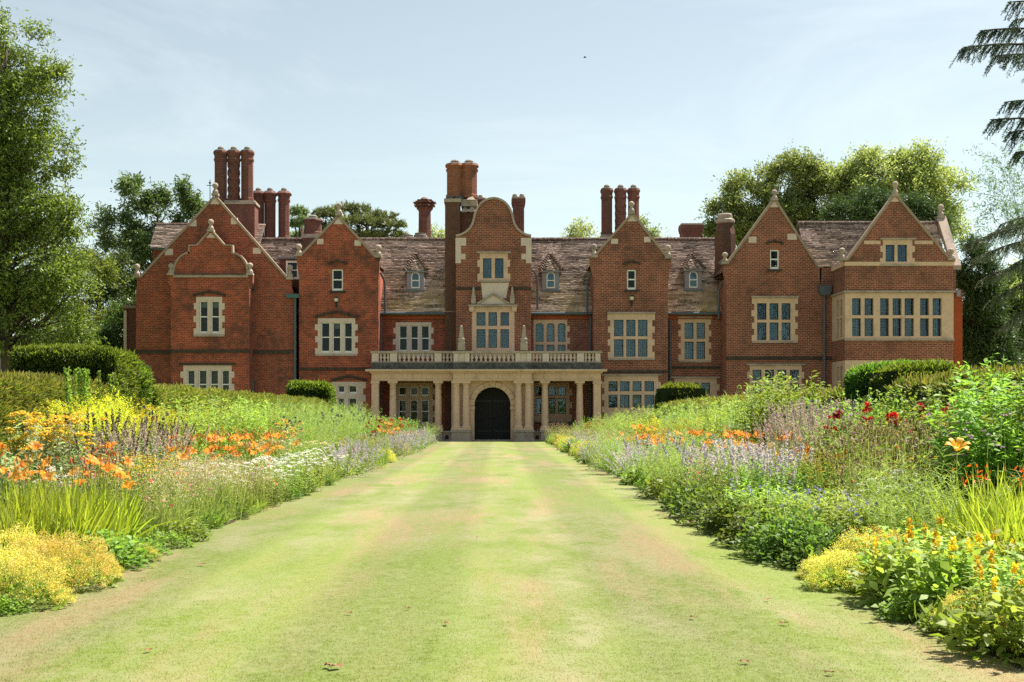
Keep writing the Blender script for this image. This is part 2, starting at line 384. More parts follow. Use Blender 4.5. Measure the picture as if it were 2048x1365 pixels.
def circ(cx, cz, rx, rz, a0, a1, n): return [(cx+rx*math.cos(R(a0+(a1-a0)*i/n)), cz+rz*math.sin(R(a0+(a1-a0)*i/n))) for i in range(n+1)]
def rect(x0, z0, x1, z1): return [(x0, z0), (x1, z0), (x1, z1), (x0, z1)]
_rng = random.Random(3)

def window(y, sur, cols, rows, style='lead', tooth='both', hood=None, sill=True, stone='stone', arched=False, curtain=None, nx=4, nz=6, parent=HOUSE, depth=0.22, label=None):
    """stone window: sur = (px0, py0, px1, py1) of the stonework, cols / rows = pixel ranges of the lights. Returns the hole to cut in the wall."""
    x0, x1 = PX(sur[0], y), PX(sur[2], y); z1, z0 = PZ(sur[1], y), PZ(sur[3], y)
    ho = []; lights = []
    for r0, r1 in rows:
        for c0, c1 in cols:
            a, b, t, bo = PX(c0, y), PX(c1, y), PZ(r0, y), PZ(r1, y)
            top_arch = arched and r0 == rows[0][0]
            if top_arch:
                w = (b-a)/2; pol = [(a, bo), (b, bo)] + [((a+b)/2+w*math.cos(R(q)), t-w*0.55+w*0.55*math.sin(R(q))) for q in range(0, 181, 20)]
            else: pol = rect(a, bo, b, t)
            ho.append(pol); lights.append((a, bo, b, t, pol, top_arch))
    # stonework outline with toothed jambs
    def side(x, sgn):
        pts = []; n = max(2, int((z1-z0)/0.32)); h = (z1-z0)/n
        for i in range(n):
            o = (0.13+0.03*_rng.random() if i % 2 == 0 else 0.0) if tooth else 0
            pts += [(x+sgn*o, z0+i*h), (x+sgn*o, z0+(i+1)*h)]
        return pts
    e = 0.0
    outl = side(x1-0.10 if tooth else x1, 1) if tooth in ('both', 'right') else [(x1, z0), (x1, z1)]
    left = side(x0+0.10 if tooth else x0, -1) if tooth in ('both', 'left') else [(x0, z0), (x0, z1)]
    outl = outl + left[::-1]
    mb = MB().slab(outl, ho, y-0.015, y+depth)
    w = mb.build('window', M[stone], parent)
    if label: w['label'] = label
    if sill: MB().box(x0-0.03, y-0.09, z0-0.10, x1+0.03, y+0.05, z0-0.002).build('sill', M['stone_grey'], w)
    if hood == 'bar':
        MB().box(x0-0.08, y-0.13, z1+0.003, x1+0.08, y-0.002, z1+0.09).build('hood_mould', M['stone_grey'], w)
    elif hood == 'dark':
        MB().box(x0-0.10, y-0.13, z1+0.003, x1+0.10, y-0.002, z1+0.12).build('hood_mould', M['hood'], w)
    elif hood == 'tri':
        h = (x1-x0)*0.13
        MB().coping([(x0-0.06, z1+0.02), ((x0+x1)/2, z1+0.02+h), (x1+0.06, z1+0.02)], 0.13, y-0.12, y-0.002).build('hood_mould', M['hood'], w)
    yg = y+depth-0.07
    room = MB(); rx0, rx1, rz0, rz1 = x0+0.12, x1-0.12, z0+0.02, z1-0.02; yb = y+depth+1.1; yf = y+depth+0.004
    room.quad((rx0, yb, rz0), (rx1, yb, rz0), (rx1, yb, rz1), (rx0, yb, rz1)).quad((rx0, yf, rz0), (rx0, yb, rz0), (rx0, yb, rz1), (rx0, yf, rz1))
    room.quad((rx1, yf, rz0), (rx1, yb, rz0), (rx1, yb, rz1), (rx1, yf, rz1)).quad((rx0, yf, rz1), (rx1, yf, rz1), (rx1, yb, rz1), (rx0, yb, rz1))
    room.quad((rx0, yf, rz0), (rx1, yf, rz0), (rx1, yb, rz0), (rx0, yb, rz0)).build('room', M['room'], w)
    for i, (a, bo, b, t, pol, arch) in enumerate(lights):
        q1, q2, q3 = (_rng.uniform(-.012, .012) for _ in range(3))
        MB().quad((a-.01, yg, bo-.01), (b+.01, yg+q1, bo-.01), (b+.01, yg+q1+q2, t+.01), (a-.01, yg+q2, t+.01)).build('pane', M['glass' if style == 'sash' else 'glass_blue'], w)
        fw = 0.055 if style == 'sash' else 0.035
        if arch:
            ww = (b-a)/2-fw; cx = (a+b)/2
            inn = [(a+fw, bo+fw), (b-fw, bo+fw)] + [(cx+ww*math.cos(R(q)), t-fw-ww*0.55+ww*0.55*math.sin(R(q))) for q in range(0, 181, 20)]
        else: inn = rect(a+fw, bo+(0.11 if style == 'sash' else fw), b-fw, t-fw)
        fr = MB().slab(pol, [inn], yg-0.05, yg+0.02)
        dark = style == 'lead' and (_rng.random() < 0.55)
        if style == 'sash':
            zm = (bo+t)/2 + 0.02 if (t-bo) > 0.9 else None
            if zm: fr.box(a+fw, yg-0.045, zm-0.03, b-fw, yg+0.015, zm+0.03)
        fr.build('sash_frame' if style == 'sash' else 'casement', M['white' if style == 'sash' else ('iron' if dark else 'came')], w)
        if style == 'lead':
            cm = MB(); bw = 0.011
            for k in range(1, nx):
                xx = a+(b-a)*k/nx; cm.box(xx-bw/2, yg-0.012, bo+.02, xx+bw/2, yg-0.002, t-.02)
            for k in range(1, nz):
                zz = bo+(t-bo)*k/nz; cm.box(a+.02, yg-0.014, zz-bw/2, b-.02, yg-0.003, zz+bw/2)
            cm.build('leading', M['came'], w)
        if style == 'lead' and curtain is None and _rng.random() < .4: cur = [_rng.choice('hhf')]
        else: cur = curtain
        if cur and cur[i % len(cur)]:
            cu = MB(); yc = yf+0.12; nn = 10; kind = cur[i % len(cur)]
            if kind == 'b': cu.quad((a, yc-.03, t-(t-bo)*0.2), (b, yc-.03, t-(t-bo)*0.2), (b, yc-.03, t+.02), (a, yc-.03, t+.02)).build('blind', M['blind'], w); continue
            lo_, hi_ = (a-.05, b+.05)
            if kind == 'h': hi_ = a+(b-a)*0.55
            for k in range(nn):
                xa = lo_+(hi_-lo_)*k/nn; xb = lo_+(hi_-lo_)*(k+1)/nn
                cu.quad((xa, yc+0.05*(k % 2), bo), (xb, yc+0.05*((k+1) % 2), bo), (xb, yc+0.05*((k+1) % 2), t), (xa, yc+0.05*(k % 2), t))
            cu.build('curtain', M['curtain' if style == 'lead' else 'curtain_warm'], w)
    return rect(x0+0.115, z0+0.02, x1-0.115, z1-0.02)

def finial(px, pt, pb, y, parent, mat='stone_grey'):
    x, z1, z0 = PX(px, y), PZ(pt, y), PZ(pb, y); h = z1-z0
    mb = MB().box(x-0.19, y-0.17, z0-0.03, x+0.19, y+0.21, z0+h*0.14)
    mb.lathe(x, y+0.02, [(0.16, z0+h*.14), (0.17, z0+h*.3), (0.10, z0+h*.45), (0.09, z0+h*.58), (0.15, z0+h*.66), (0.17, z0+h*.78), (0.15, z0+h*.9), (0.06, z0+h)], 10)
    mb.build('finial', M[mat], parent)
def stone_block(px0, py0, px1, py1, y, parent, mat='stone_pale', name='kneeler_stone'):
    MB().box(PX(px0, y), y-0.012, PZ(py1, y), PX(px1, y), y+0.25, PZ(py0, y)).build(name, M[mat], parent)
def string_course(px0, px1, py0, py1, y, parent, mat='hood', proud=0.09):
    MB().box(PX(px0, y), y-proud, PZ(py1, y), PX(px1, y), y-0.002, PZ(py0, y)).build('string_course', M[mat], parent)
def sash(px0, py0, px1, py1, y, parent, hood=None):
    """small white sash set straight in the brick, tiled hood above, tiled sill below"""
    a, b, t, bo = PX(px0, y), PX(px1, y), PZ(py0, y), PZ(py1, y)
    w = MB().slab(rect(a, bo, b, t), [rect(a+.07, bo+.13, b-.07, t-.07)], y+0.06, y+0.16)
    zm = (bo+t)/2+0.02; w.box(a+.07, y+.065, zm-.035, b-.07, y+.15, zm+.035)
    w = w.build('sash_window', M['white'], parent)
    MB().quad((a, y+.12, bo), (b, y+.12, bo), (b, y+.12, t), (a, y+.12, t)).build('pane', M['glass'], w)
    MB().box(a-.14, y-.10, bo-.13, b+.14, y-.002, bo-.003).build('sill', M['hood'], w)
    if hood: MB().coping([(a-.22, t+hood), ((a+b)/2, t+hood+.16), (b+.22, t+hood)], .10, y-.12, y-.002).build('hood_mould', M['hood'], w)
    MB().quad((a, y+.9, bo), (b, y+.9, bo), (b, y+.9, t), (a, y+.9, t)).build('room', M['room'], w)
    return rect(a+.002, bo+.002, b-.002, t-.002)
def lantern(px, py, y, parent):
    x, z = PX(px, y), PZ(py, y)
    l = MB().box(x-.05, y-.03, z-.42, x+.05, y-.002, z-.1).tube([(x, y-.02, z-.3), (x, y-.2, z-.28), (x, y-.2, z-.12)], .022).lathe(x, y-.2, [(.07, z-.13), (.12, z-.1)], 6)
    l = l.build('wall_lantern', M['iron'], parent)
    MB().lathe(x, y-.2, [(.15, z+.1), (.03, z+.2)], 6).build('lantern_cap', M['iron'], l)
    MB().lathe(x, y-.2, [(.10, z-.1), (.13, z+.1)], 6).build('lantern_glass', M['lamp_glass'], l)
def downpipe(px, py0, py1, y, hopper=False, bend=False, parent=HOUSE):
    x, z1, z0 = PX(px, y), PZ(py0, y), PZ(py1, y); r = .075
    pts = [(x, y-.1, z1), (x, y-.1, z0)]
    if bend: pts = [(x+.25, y-.35, z1+.35), (x, y-.1, z1), (x, y-.1, z1-(z1-z0)*.55), (x+.1, y-.22, z1-(z1-z0)*.6), (x+.1, y-.22, z0)]
    mb = MB().tube(pts, r, 8)
    zz = z0+1.2
    while zz < z1-.4: mb.lathe(x+(0.1 if bend and zz < z1-(z1-z0)*.6 else 0), y-(.22 if bend and zz < z1-(z1-z0)*.6 else .1), [(.1, zz), (.1, zz+.12)], 8); zz += 1.8
    p = mb.build('downpipe', M['pipe'], parent)
    if hopper: MB().slab([(x-.22, z1), (x+.22, z1), (x+.34, z1+.25), (x+.34, z1+.55), (x-.34, z1+.55), (x-.34, z1+.25)], [], y-.36, y-.01, True).build('hopper_head', M['pipe'], p)

def tile_roof(A, B, C, D, parent, rs=1, ex=0.15, tw=0.2, name='roof', base=True):
    """A, B = eave ends, C, D = ridge ends above B and A; every tile has its own edges"""
    A, B, C, D = (np.array(p, float) for p in (A, B, C, D)); rng = np.random.default_rng(rs)
    nrm = np.cross(B-A, D-A); nrm /= np.linalg.norm(nrm)
    if nrm[2] < 0: nrm = -nrm
    up = ((D+C)/2-(A+B)/2); SL = np.linalg.norm(up); up /= SL
    alx = (B-A)/np.linalg.norm(B-A)
    r = None
    if base:
        r = MB().quad(*(tuple(p) for p in (A, B, C, D))).build(name, M['tile'], parent)
    g = Geo(); rows = max(2, int(SL/ex))
    for i in range(rows):
        t0, t1 = i/rows, (i+1.25)/rows
        a, b = A+(D-A)*t0, B+(C-B)*t0; W = np.linalg.norm(b-a)
        n = max(1, int(W/tw)); off = (0.5 if i % 2 else 0)
        k = np.arange(-1 if i % 2 else 0, n)
        off = off+rng.uniform(-.3, .3); s0 = np.clip((k+off)/n, 0, 1)+0.0002; s1 = np.clip((k+1+off)/n, 0, 1)-0.0002
        ok = s1 > s0+0.0008; s0, s1 = s0[ok], s1[ok]; m = len(s0)
        if not m: continue
        bow = 0.025*np.sin(3.1*i/rows+s0*9+rs)+0.008*np.sin(s0*23+rs*2)
        lift = rng.normal(0, .0035, m)+bow; jit = rng.normal(0, .012, m)
        sag = (0.03*np.sin(s0*17+rs)+.012*np.sin(s0*61))
        P0 = a+(b-a)*s0[:, None]+up*(jit+sag)[:, None]; P1 = a+(b-a)*s1[:, None]+up*(jit+sag)[:, None]
        ln = ex*1.25
        tl = nrm*(0.034+lift)[:, None]; th = nrm*(0.010+bow)[:, None]
        lo0, lo1 = P0+tl, P1+tl
        hi0, hi1 = P0+up*ln+th, P1+up*ln+th
        V = np.stack([lo0, lo1, hi1, hi0, lo0-nrm*.022, lo1-nrm*.022], 1)
        idx = np.arange(m)*6
        F = np.concatenate([np.stack([idx, idx+1, idx+2, idx+3], 1), np.stack([idx+4, idx+5, idx+1, idx], 1)])
        run = np.repeat(rng.normal(.5, .26, m//4+2), 4)[rng.integers(0, 4):][:m]; T = np.clip(run+rng.normal(0, .13, m)+rng.normal(0, .10), 0, 1); g.add(V, F, np.concatenate([T, T]))
    o = g.build('roof_tile', M['tile'], r if r else parent); o['kind'] = 'stuff'
    return r or parent
def ridge_tiles(p, q, parent, r=0.13, seg=0.42):
    p, q = Vector(p), Vector(q); n = max(2, int((q-p).length/seg)); mb = MB()
    for i in range(n):
        a = p.lerp(q, i/n); b = p.lerp(q, (i+0.97)/n); rr = r*(1+.05*_rng.uniform(-1, 1))
        mb.tube([a, b], [rr, rr*0.93], 8)
    o = mb.build('ridge_tile', M['tile'], parent); o['kind'] = 'stuff'

def gable(name, outline_px, cop_px, y, ydeep, holes, mat, cop_mat='coping', t=0.14, roofs=True):
    outl = PL(outline_px, y)
    w = MB().slab(outl, holes, y, y+.36).build(name, M[mat], HOUSE)
    zt = min(p[1] for p in outl[3:]) ; x0 = min(p[0] for p in outl[:2]); x1 = max(p[0] for p in outl[:2])
    zt = PZ(max(p[1] for p in outline_px[3:9])-2, y)-.25
    b = MB()
    for x in (x0+.003, x1-.003): b.quad((x, y+.36, 0), (x, ydeep, 0), (x, ydeep, zt), (x, y+.36, zt))
    b.quad((x0, ydeep, 0), (x1, ydeep, 0), (x1, ydeep, zt), (x0, ydeep, zt)).build('side_wall', M[mat], w)
    return w
def roof_block(cop_px, y, ydeep, parent, rs):
    """tiled slopes running back behind a straight gable: cop_px = [left foot, apex, right foot]"""
    (a, b), (c, d), (e, f) = PL(cop_px, y); b -= .35; d -= .75; f -= .35
    tile_roof((a, ydeep, b), (a, y+.35, b), (c, y+.35, d), (c, ydeep, d), parent, rs, base=True, name='gable_roof')
    tile_roof((e, y+.35, f), (e, ydeep, f), (c, ydeep, d), (c, y+.35, d), parent, rs+1, base=True, name='gable_roof')

def std_gable(name, y, ydeep, walls, feet, apex, holes, mat, fin, kn, bottom=905, apex_stone=True, corbel=9, rs=1):
    """walls = (px left, px right) of the wall below, feet = ((px,py),(px,py)) of the coping, kn = kneeler stone boxes"""
    (fl, fr) = feet
    o = [(walls[0], bottom), (walls[1], bottom), (walls[1], fr[1]+42), (fr[0], fr[1]+14), (fr[0], fr[1]), (fr[0]-10, fr[1]), (apex[0], apex[1]+4), (fl[0]+10, fl[1]), (fl[0], fl[1]), (fl[0], fl[1]+14), (walls[0], fl[1]+42)]
    w = gable(name, o, None, y, ydeep, holes, mat)
    c = MB().coping(PL([(fl[0]-3, fl[1]), (fl[0]+9, fl[1]), (apex[0], apex[1]+5)], y), .13, y-.07, y+.38); c.build('coping', M['coping'], w)
    c = MB().coping(PL([(apex[0], apex[1]+5), (fr[0]-9, fr[1]), (fr[0]+3, fr[1])], y), .13, y-.07, y+.38); c.build('coping', M['coping'], w)
    if apex_stone:
        s = PL([(apex[0]-10, apex[1]+18), (apex[0]+10, apex[1]+18), (apex[0], apex[1]+3)], y)
        MB().slab(s, [], y-.014, y+.2).build('apex_stone', M['stone_pale'], w)
    for k in kn:
        # kneeler: outer edge follows the rake
        px0, py0, px1, py1 = k
        stone_block(px0, py0, px1, py1, y, w)
    for f_ in fin: finial(*f_, y, w)
    roof_block([(fl[0]+2, fl[1]), (apex[0], apex[1]+4), (fr[0]-2, fr[1])], y, ydeep, w, rs)
    return w

yA, yA2, yB, yR, yT, yC, yD, yE = 1.4, 0.45, 1.5, 3.0, 1.8, 1.5, 1.0, -1.8

# ---- gable A (wide, far end) and its projecting bay with a shaped gable
wA = std_gable('gable_wall', yA, 9.0, (272, 589), ((274, 556), (583, 560)), (430, 391), [], 'brick_aged',
               [(430.5, 366, 391), (274, 528, 555), (580, 530, 559)], [(378, 440, 393, 453), (462, 436, 474, 449), (330, 498, 346, 511), (506, 496, 522, 508)], rs=11)
string_course(272, 590, 701, 708, yA, wA)
hA = [window(yA2, (389, 594, 448, 670), [(399, 416), (422, 439)], [(602, 667)], 'sash', hood='tri', stone='stone_pale', curtain=['b'], nx=1),
      window(yA2, (363, 731, 467, 806), [(374, 390), (397, 414), (420, 437), (443, 459)], [(740, 800)], 'sash', hood='dark', stone='stone_pale', curtain=['w'])]
sh = [(338, 550)] + [(349, 548)] + [(380-31*math.cos(R(a)), 548-40*math.sin(R(a))) for a in range(10, 91, 10)] + [(380, 493), (396, 492), (421.5, 463), (447, 492), (463, 493)] + \
     [(463+31*math.cos(R(a)), 548-40*math.sin(R(a))) for a in range(90, 9, -10)] + [(494, 548), (505, 550)]
o = [(342, 905), (499, 905), (499, 578), (505, 566)] + sh[::-1] + [(337, 566), (342, 578)]
wA2 = MB().slab(PL(o, yA2), hA, yA2, yA+.02).build('shaped_gable_bay', M['brick_warm'], HOUSE)
MB().coping(PL(sh[1:11], yA2), .11, yA2-.08, yA2+.35).build('coping', M['coping'], wA2)
MB().coping(PL(sh[10:14], yA2), .11, yA2-.08, yA2+.35).build('coping', M['coping'], wA2)
MB().coping(PL(sh[13:-1], yA2), .11, yA2-.08, yA2+.35).build('coping', M['coping'], wA2)
MB().slab(PL([(412, 476), (431, 476), (421.5, 466)], yA2), [], yA2-.014, yA2+.2).build('apex_stone', M['stone_pale'], wA2)
for f_ in ((421.5, 439, 463), (342, 527, 550), (500, 526, 550)): finial(*f_, yA2, wA2)
MB().box(PX(347, yA2), yA2-.12, PZ(555.5, yA2), PX(497, yA2), yA2-.002, PZ(551, yA2)).build('string_course', M['stone_grey'], wA2)
MB().box(PX(344, yA2), yA2-.16, PZ(551, yA2)+.002, PX(500, yA2), yA2-.002, PZ(549, yA2)).build('cornice', M['stone_lichen'], wA2)
string_course(340, 501, 700, 706, yA2, wA2)
downpipe(503, 590, 890, yA, bend=True); downpipe(590.5, 590, 890, yA)
MB().box(PX(574, yA), yA-.28, PZ(597, yA), PX(599, yA), yA-.02, PZ(589, yA)).build('gutter_box', M['copper'], HOUSE)
# buttress chimney on the far end wall
b_ = MB().slab(PL([(255, 905), (276, 905), (276, 612), (252, 616)], 4.0), [], 4.0, 6.0).build('end_buttress', M['brick_dark'], HOUSE)
MB().box(PX(249, 4)-.02, 3.9, PZ(700, 4), PX(254, 4), 6, PZ(622, 4)).build('quoin_stone', M['stone_pale'], b_)
MB().box(PX(249, 4)-.1, 3.8, PZ(617, 4), PX(277, 4), 6.1, PZ(612, 4)).build('coping', M['coping'], b_)

# ---- gable B
hB = [sash(664, 539, 686, 582, yB, HOUSE, .28),
      window(yB, (632, 637, 714, 709), [(642, 660), (665, 682), (688, 705)], [(645, 706)], 'sash', hood='tri', stone='stone_pale', curtain=[None, 'b', None]),
      window(yB, (665, 764, 730, 830), [(676, 690), (697, 714)], [(771, 788), (796, 826)], 'sash', hood='tri', stone='stone_pale', curtain=['w'])]
wB = std_gable('gable_wall', yB, 8.5, (598, 757), ((594, 513), (759, 516)), (676.5, 431), hB, 'brick_warm',
               [(678, 406, 431), (598, 489, 512), (757, 490, 515)], [(634, 478, 647, 489), (709, 481, 722, 492)], rs=21)
string_course(598, 757, 736, 741, yB, wB); lantern(673, 601, yB, wB)

# ---- recessed ranges and the main roof
hR1 = [window(yR, (788, 645, 866, 712), [(798, 815), (821, 837), (842, 859)], [(651, 704)], 'sash', hood=None, stone='stone_pale'),
       window(yR, (787, 766, 869, 858), [(797, 813), (820, 836), (842, 858)], [(774, 793), (800, 848)], 'sash', hood=None, tooth='both', stone='stone', curtain=['w'])]
def wallr(name, px0, px1, ytop, y, holes, mat, ydeep=8.0, bottom=905):
    return MB().slab(PL([(px0, bottom), (px1, bottom), (px1, ytop), (px0, ytop)], y), holes, y, ydeep).build(name, M[mat], HOUSE)
wallr('recessed_wall', 750, 925, 631, yR, hR1, 'brick_warm')
hR2 = [window(yR, (1067, 640, 1138, 712), [(1071.5, 1087), (1093.5, 1109), (1115.5, 1131)], [(647, 684), (690, 706)], 'lead', tooth='right', arched=True, hood=None),
       window(yR, (1062, 766, 1142, 842), [(1072, 1086), (1097, 1111), (1116, 1132)], [(774, 792), (797, 828)], 'lead', hood=None)]
wallr('recessed_wall', 1040, 1192, 631, yR, hR2, 'brick_brown')
hR3 = [window(yR, (1358, 637, 1421, 722), [(1369, 1387), (1393, 1410)], [(646, 678), (684, 719)], 'lead', hood='bar', curtain=['h', None, 'h', None]),
       window(yR, (1345, 757, 1437, 830), [(1355, 1373), (1379, 1397), (1402, 1420)], [(766, 790), (796, 824)], 'lead', hood='bar')]
w_ = wallr('recessed_wall', 1328, 1462, 631, yR, hR3, 'brick_brown')
string_course(1336, 1452, 733, 738, yR, w_)
ev, er = 2.62, 7.05                     # eave and ridge depth
ZE, ZR = PZ(627, yR)+.02, PZ(480.5, er)
for px0, px1, rs in ((480, 925, 31), (1030, 1470, 32)):
    x0, x1 = PX(px0, yR), PX(px1, yR)
    rf = tile_roof((x0, ev, ZE), (x1, ev, ZE), (x1, er, ZR), (x0, er, ZR), HOUSE, rs)
    MB().quad((x0, er, ZR), (x1, er, ZR), (x1, er+4.4, ZE), (x0, er+4.4, ZE)).build('rear_roof', M['tile'], HOUSE)
    ridge_tiles((x0, er, ZR+.04), (x1, er, ZR+.04), rf)
x0, x1 = PX(925, yR), PX(1030, yR)
MB().quad((x0, ev, ZE), (x1, ev, ZE), (x1, er, ZR), (x0, er, ZR)).build('roof', M['tile'], HOUSE)
for a, b in ((757, 890), (1062, 1184), (1336, 1452)):
    gt = MB().tube([(PX(a, ev), ev-.05, ZE-.06), (PX(b, ev), ev-.05, ZE-.06)], .085, 8).build('gutter', M['pipe'], HOUSE)
    MB().box(PX(a, ev)+.02, yR-.1, ZE-.36, PX(b, ev)-.02, yR-.003, ZE-.16).build('eaves_band', M['brick_red'], HOUSE)
downpipe(762, 632, 880, yR); downpipe(1181, 632, 880, yR); downpipe(1340, 640, 890, yR)
for px, py, s in ((757, 545, 1), (1187, 545, -1), (1452, 560, -1), (1064, 540, 1)):      # short spouts that drain the gable valleys
    x, z = PX(px, 2.0), PZ(py, 2.0)
    MB().tube([(x+.1*s, 2.1, z), (x+.33*s, 2.35, z-.5), (x+.33*s, 2.5, z-2.2)], .07, 7).build('valley_spout', M['pipe'], HOUSE)

def dormer(px, py_eave, py_base, py_apex, hw=17, y=3.9):
    x = PX(px, y); w = hw*(CAM_D+y)/FPX; ze, zb, za = PZ(py_eave, y), PZ(py_base, y), PZ(py_apex, y+.8)
    wx, wz0, wz1 = w*.50, zb+.12, ze+.02
    pol = [(x-wx, wz0), (x+wx, wz0), (x+wx, wz1-.22), (x+wx*.62, wz1-.04), (x-wx*.62, wz1-.04), (x-wx, wz1-.22)]
    d = MB().slab(rect(x-w, zb, x+w, ze), [pol], y, y+2.6).build('dormer', M['grey_paint'], HOUSE)
    inn = [(a*0.78+x*.22, (b-wz0)*.88+wz0+.07) for a, b in pol]
    fr = MB().slab(pol, [inn], y-.03, y+.06); zm = wz0+(wz1-wz0)*.47; fr.box(x-wx*.8, y-.025, zm-.03, x+wx*.8, y+.05, zm+.03)
    fr.build('sash_frame', M['white'], d)
    MB().quad((x-wx, y+.03, wz0), (x+wx, y+.03, wz0), (x+wx, y+.03, wz1), (x-wx, y+.03, wz1)).build('pane', M['glass_blue'], d)
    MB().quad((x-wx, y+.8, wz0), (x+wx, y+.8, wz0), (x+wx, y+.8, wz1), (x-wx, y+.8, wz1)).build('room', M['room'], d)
    MB().box(x-w-.07, y-.12, zb-.1, x+w+.07, y+.1, zb-.004).build('sill', M['lead'], d)
    e = w+.15; yf = y-.16
    MB().box(x-e, yf, ze+.003, x+e, y+2.4, ze+.07).build('eaves_board', M['grey_paint'], d)
    ap, ab = (x, y+.78, za), (x, y+3.2, za)
    zt = ze+.07
    tile_roof((x-e, yf, zt), (x+e, yf, zt), ap, ap, d, 5, .13, .17, 'dormer_roof')
    tile_roof((x-e, y+3.2, zt), (x-e, yf, zt), ap, ab, d, 6, .13, .17, 'dormer_roof')
    tile_roof((x+e, yf, zt), (x+e, y+3.2, zt), ab, ap, d, 7, .13, .17, 'dormer_roof')
    hp = MB()
    for s in (-1, 1):                     # bonnet tiles up each hip
        p, q = Vector((x+s*e, yf, zt+.03)), Vector(ap)+Vector((0, 0, .05))
        for i in range(9):
            a, b = p.lerp(q, i/9), p.lerp(q, (i+1.1)/9); hp.tube([a-Vector((0, 0, -.03)), b-Vector((0, 0, .02))], [.13, .07], 7)
    hp.build('hip_tile', M['tile'], d)['kind'] = 'stuff'
dormer(831, 545, 581, 510); dormer(1101.5, 545, 581, 510); dormer(1386.5, 543, 580, 510)
# flat dormer in the valley between the two western gables
yd = 3.6; d = MB().slab(rect(PX(560, yd), PZ(580, yd), PX(640, yd), PZ(517, yd)), [rect(PX(573, yd), PZ(558, yd), PX(597, yd), PZ(523, yd))], yd, yd+2).build('flat_dormer', M['brick_dark'], HOUSE)
MB().slab(rect(PX(572, yd), PZ(559, yd), PX(598, yd), PZ(522, yd)), [rect(PX(576, yd), PZ(540, yd), PX(594, yd), PZ(526, yd)), rect(PX(576, yd), PZ(555, yd), PX(594, yd), PZ(542, yd))], yd-.03, yd+.08).build('sash_frame', M['white'], d)
MB().quad(*[(PX(a, yd), yd+.04, PZ(b, yd)) for a, b in ((573, 558), (597, 558), (597, 523), (573, 523))]).build('pane', M['glass'], d)
MB().quad(*[(PX(a, yd), yd+.9, PZ(b, yd)) for a, b in ((570, 560), (600, 560), (600, 520), (570, 520))]).build('room', M['room'], d)
MB().box(PX(555, yd), yd-.25, PZ(519, yd), PX(640, yd), yd+1.6, PZ(516, yd)).build('eaves_board', M['lead'], d)
# western cross range behind gable A
yl = 5.0
wl_ = wallr('rear_wall', 306, 520, 500, yl, [], 'brick_warm', 9)
rf = tile_roof((PX(302, yl), yl-.3, PZ(497, yl)), (PX(520, yl), yl-.3, PZ(497, yl)), (PX(520, yl), yl+1.9, PZ(450, yl+1.9)), (PX(312, yl+1.9), yl+1.9, PZ(450, yl+1.9)), HOUSE, 41)
ridge_tiles((PX(312, yl+1.9), yl+1.9, PZ(450, yl+1.9)), (PX(500, yl+1.9), yl+1.9, PZ(450, yl+1.9)), rf)
MB().box(PX(303, yl), yl-.4, PZ(500, yl), PX(345, yl), yl-.3, PZ(497, yl)).build('gutter', M['pipe'], HOUSE)

# ---- gable C
hC = [sash(1254, 540, 1272, 580, yC, HOUSE, .28),
      window(yC, (1217, 628, 1308, 717), [(1228, 1247), (1252.5, 1271), (1276, 1295)], [(640, 673), (679, 714)], 'lead', hood='bar', curtain=[None, None, None, None, 'h', None]),
      window(yC, (1205, 752, 1320, 850), [(1217, 1235), (1240, 1259), (1265, 1283), (1289, 1308)], [(763, 783), (790, 816)], 'lead', hood='bar', curtain=['f', 'h', 'f', None])]
wC = std_gable('gable_wall', yC, 8.5, (1187, 1336), ((1180, 516), (1342, 518)), (1264.5, 425), hC, 'brick_brown',
               [(1263, 403, 428), (1188, 488, 515), (1336, 490, 517)], [(1222, 478, 1236, 488), (1288, 474, 1301, 485)], rs=51)
string_course(1187, 1336, 741, 746, yC, wC, 'hood'); lantern(1263, 598, yC, wC)

# ---- gable D and the wall behind the big bay
hD = [sash(1540, 500, 1558, 539, yD, HOUSE, .3),
      window(yD, (1505, 596, 1594, 683), [(1514, 1533), (1539, 1557), (1563, 1581)], [(607, 640), (645.5, 681)], 'lead', hood='bar'),
      window(yD, (1496, 731, 1607, 810), [(1505, 1523), (1530, 1548), (1555, 1573), (1580, 1598)], [(740, 761), (767, 804)], 'lead', hood='bar')]
wD = std_gable('gable_wall', yD, 6.0, (1453, 1640), ((1447, 529), (1643, 536)), (1549, 397), hD, 'brick_brown',
               [(1549, 380, 401), (1450, 505, 528)], [(1497, 474, 1513, 486), (1575, 468, 1594, 480)], rs=61)
string_course(1453, 1664, 714, 720, yD, wD)
wallr('wing_wall', 1640, 1912, 536, yD, [], 'brick_brown', 6.0)
wallr('wing_wall', 1908, 1925, 580, yD-.01, [], 'brick_red', 6.0)
x0, x1 = PX(1615, yD), PX(1898, yD); ye, yr = 1.05, 3.3
rf = tile_roof((x0, ye, PZ(534, yD)), (x1, ye, PZ(534, yD)), (x1, yr, PZ(448, yr)), (x0, yr, PZ(448, yr)), HOUSE, 71)
ridge_tiles((x0, yr, PZ(448, yr)+.04), (PX(1880, yr), yr, PZ(448, yr)+.04), rf)
MB().quad((x0, yr, PZ(448, yr)), (x1, yr, PZ(448, yr)), (x1, yr+2.6, PZ(534, yD)), (x0, yr+2.6, PZ(534, yD))).build('rear_roof', M['tile'], HOUSE)
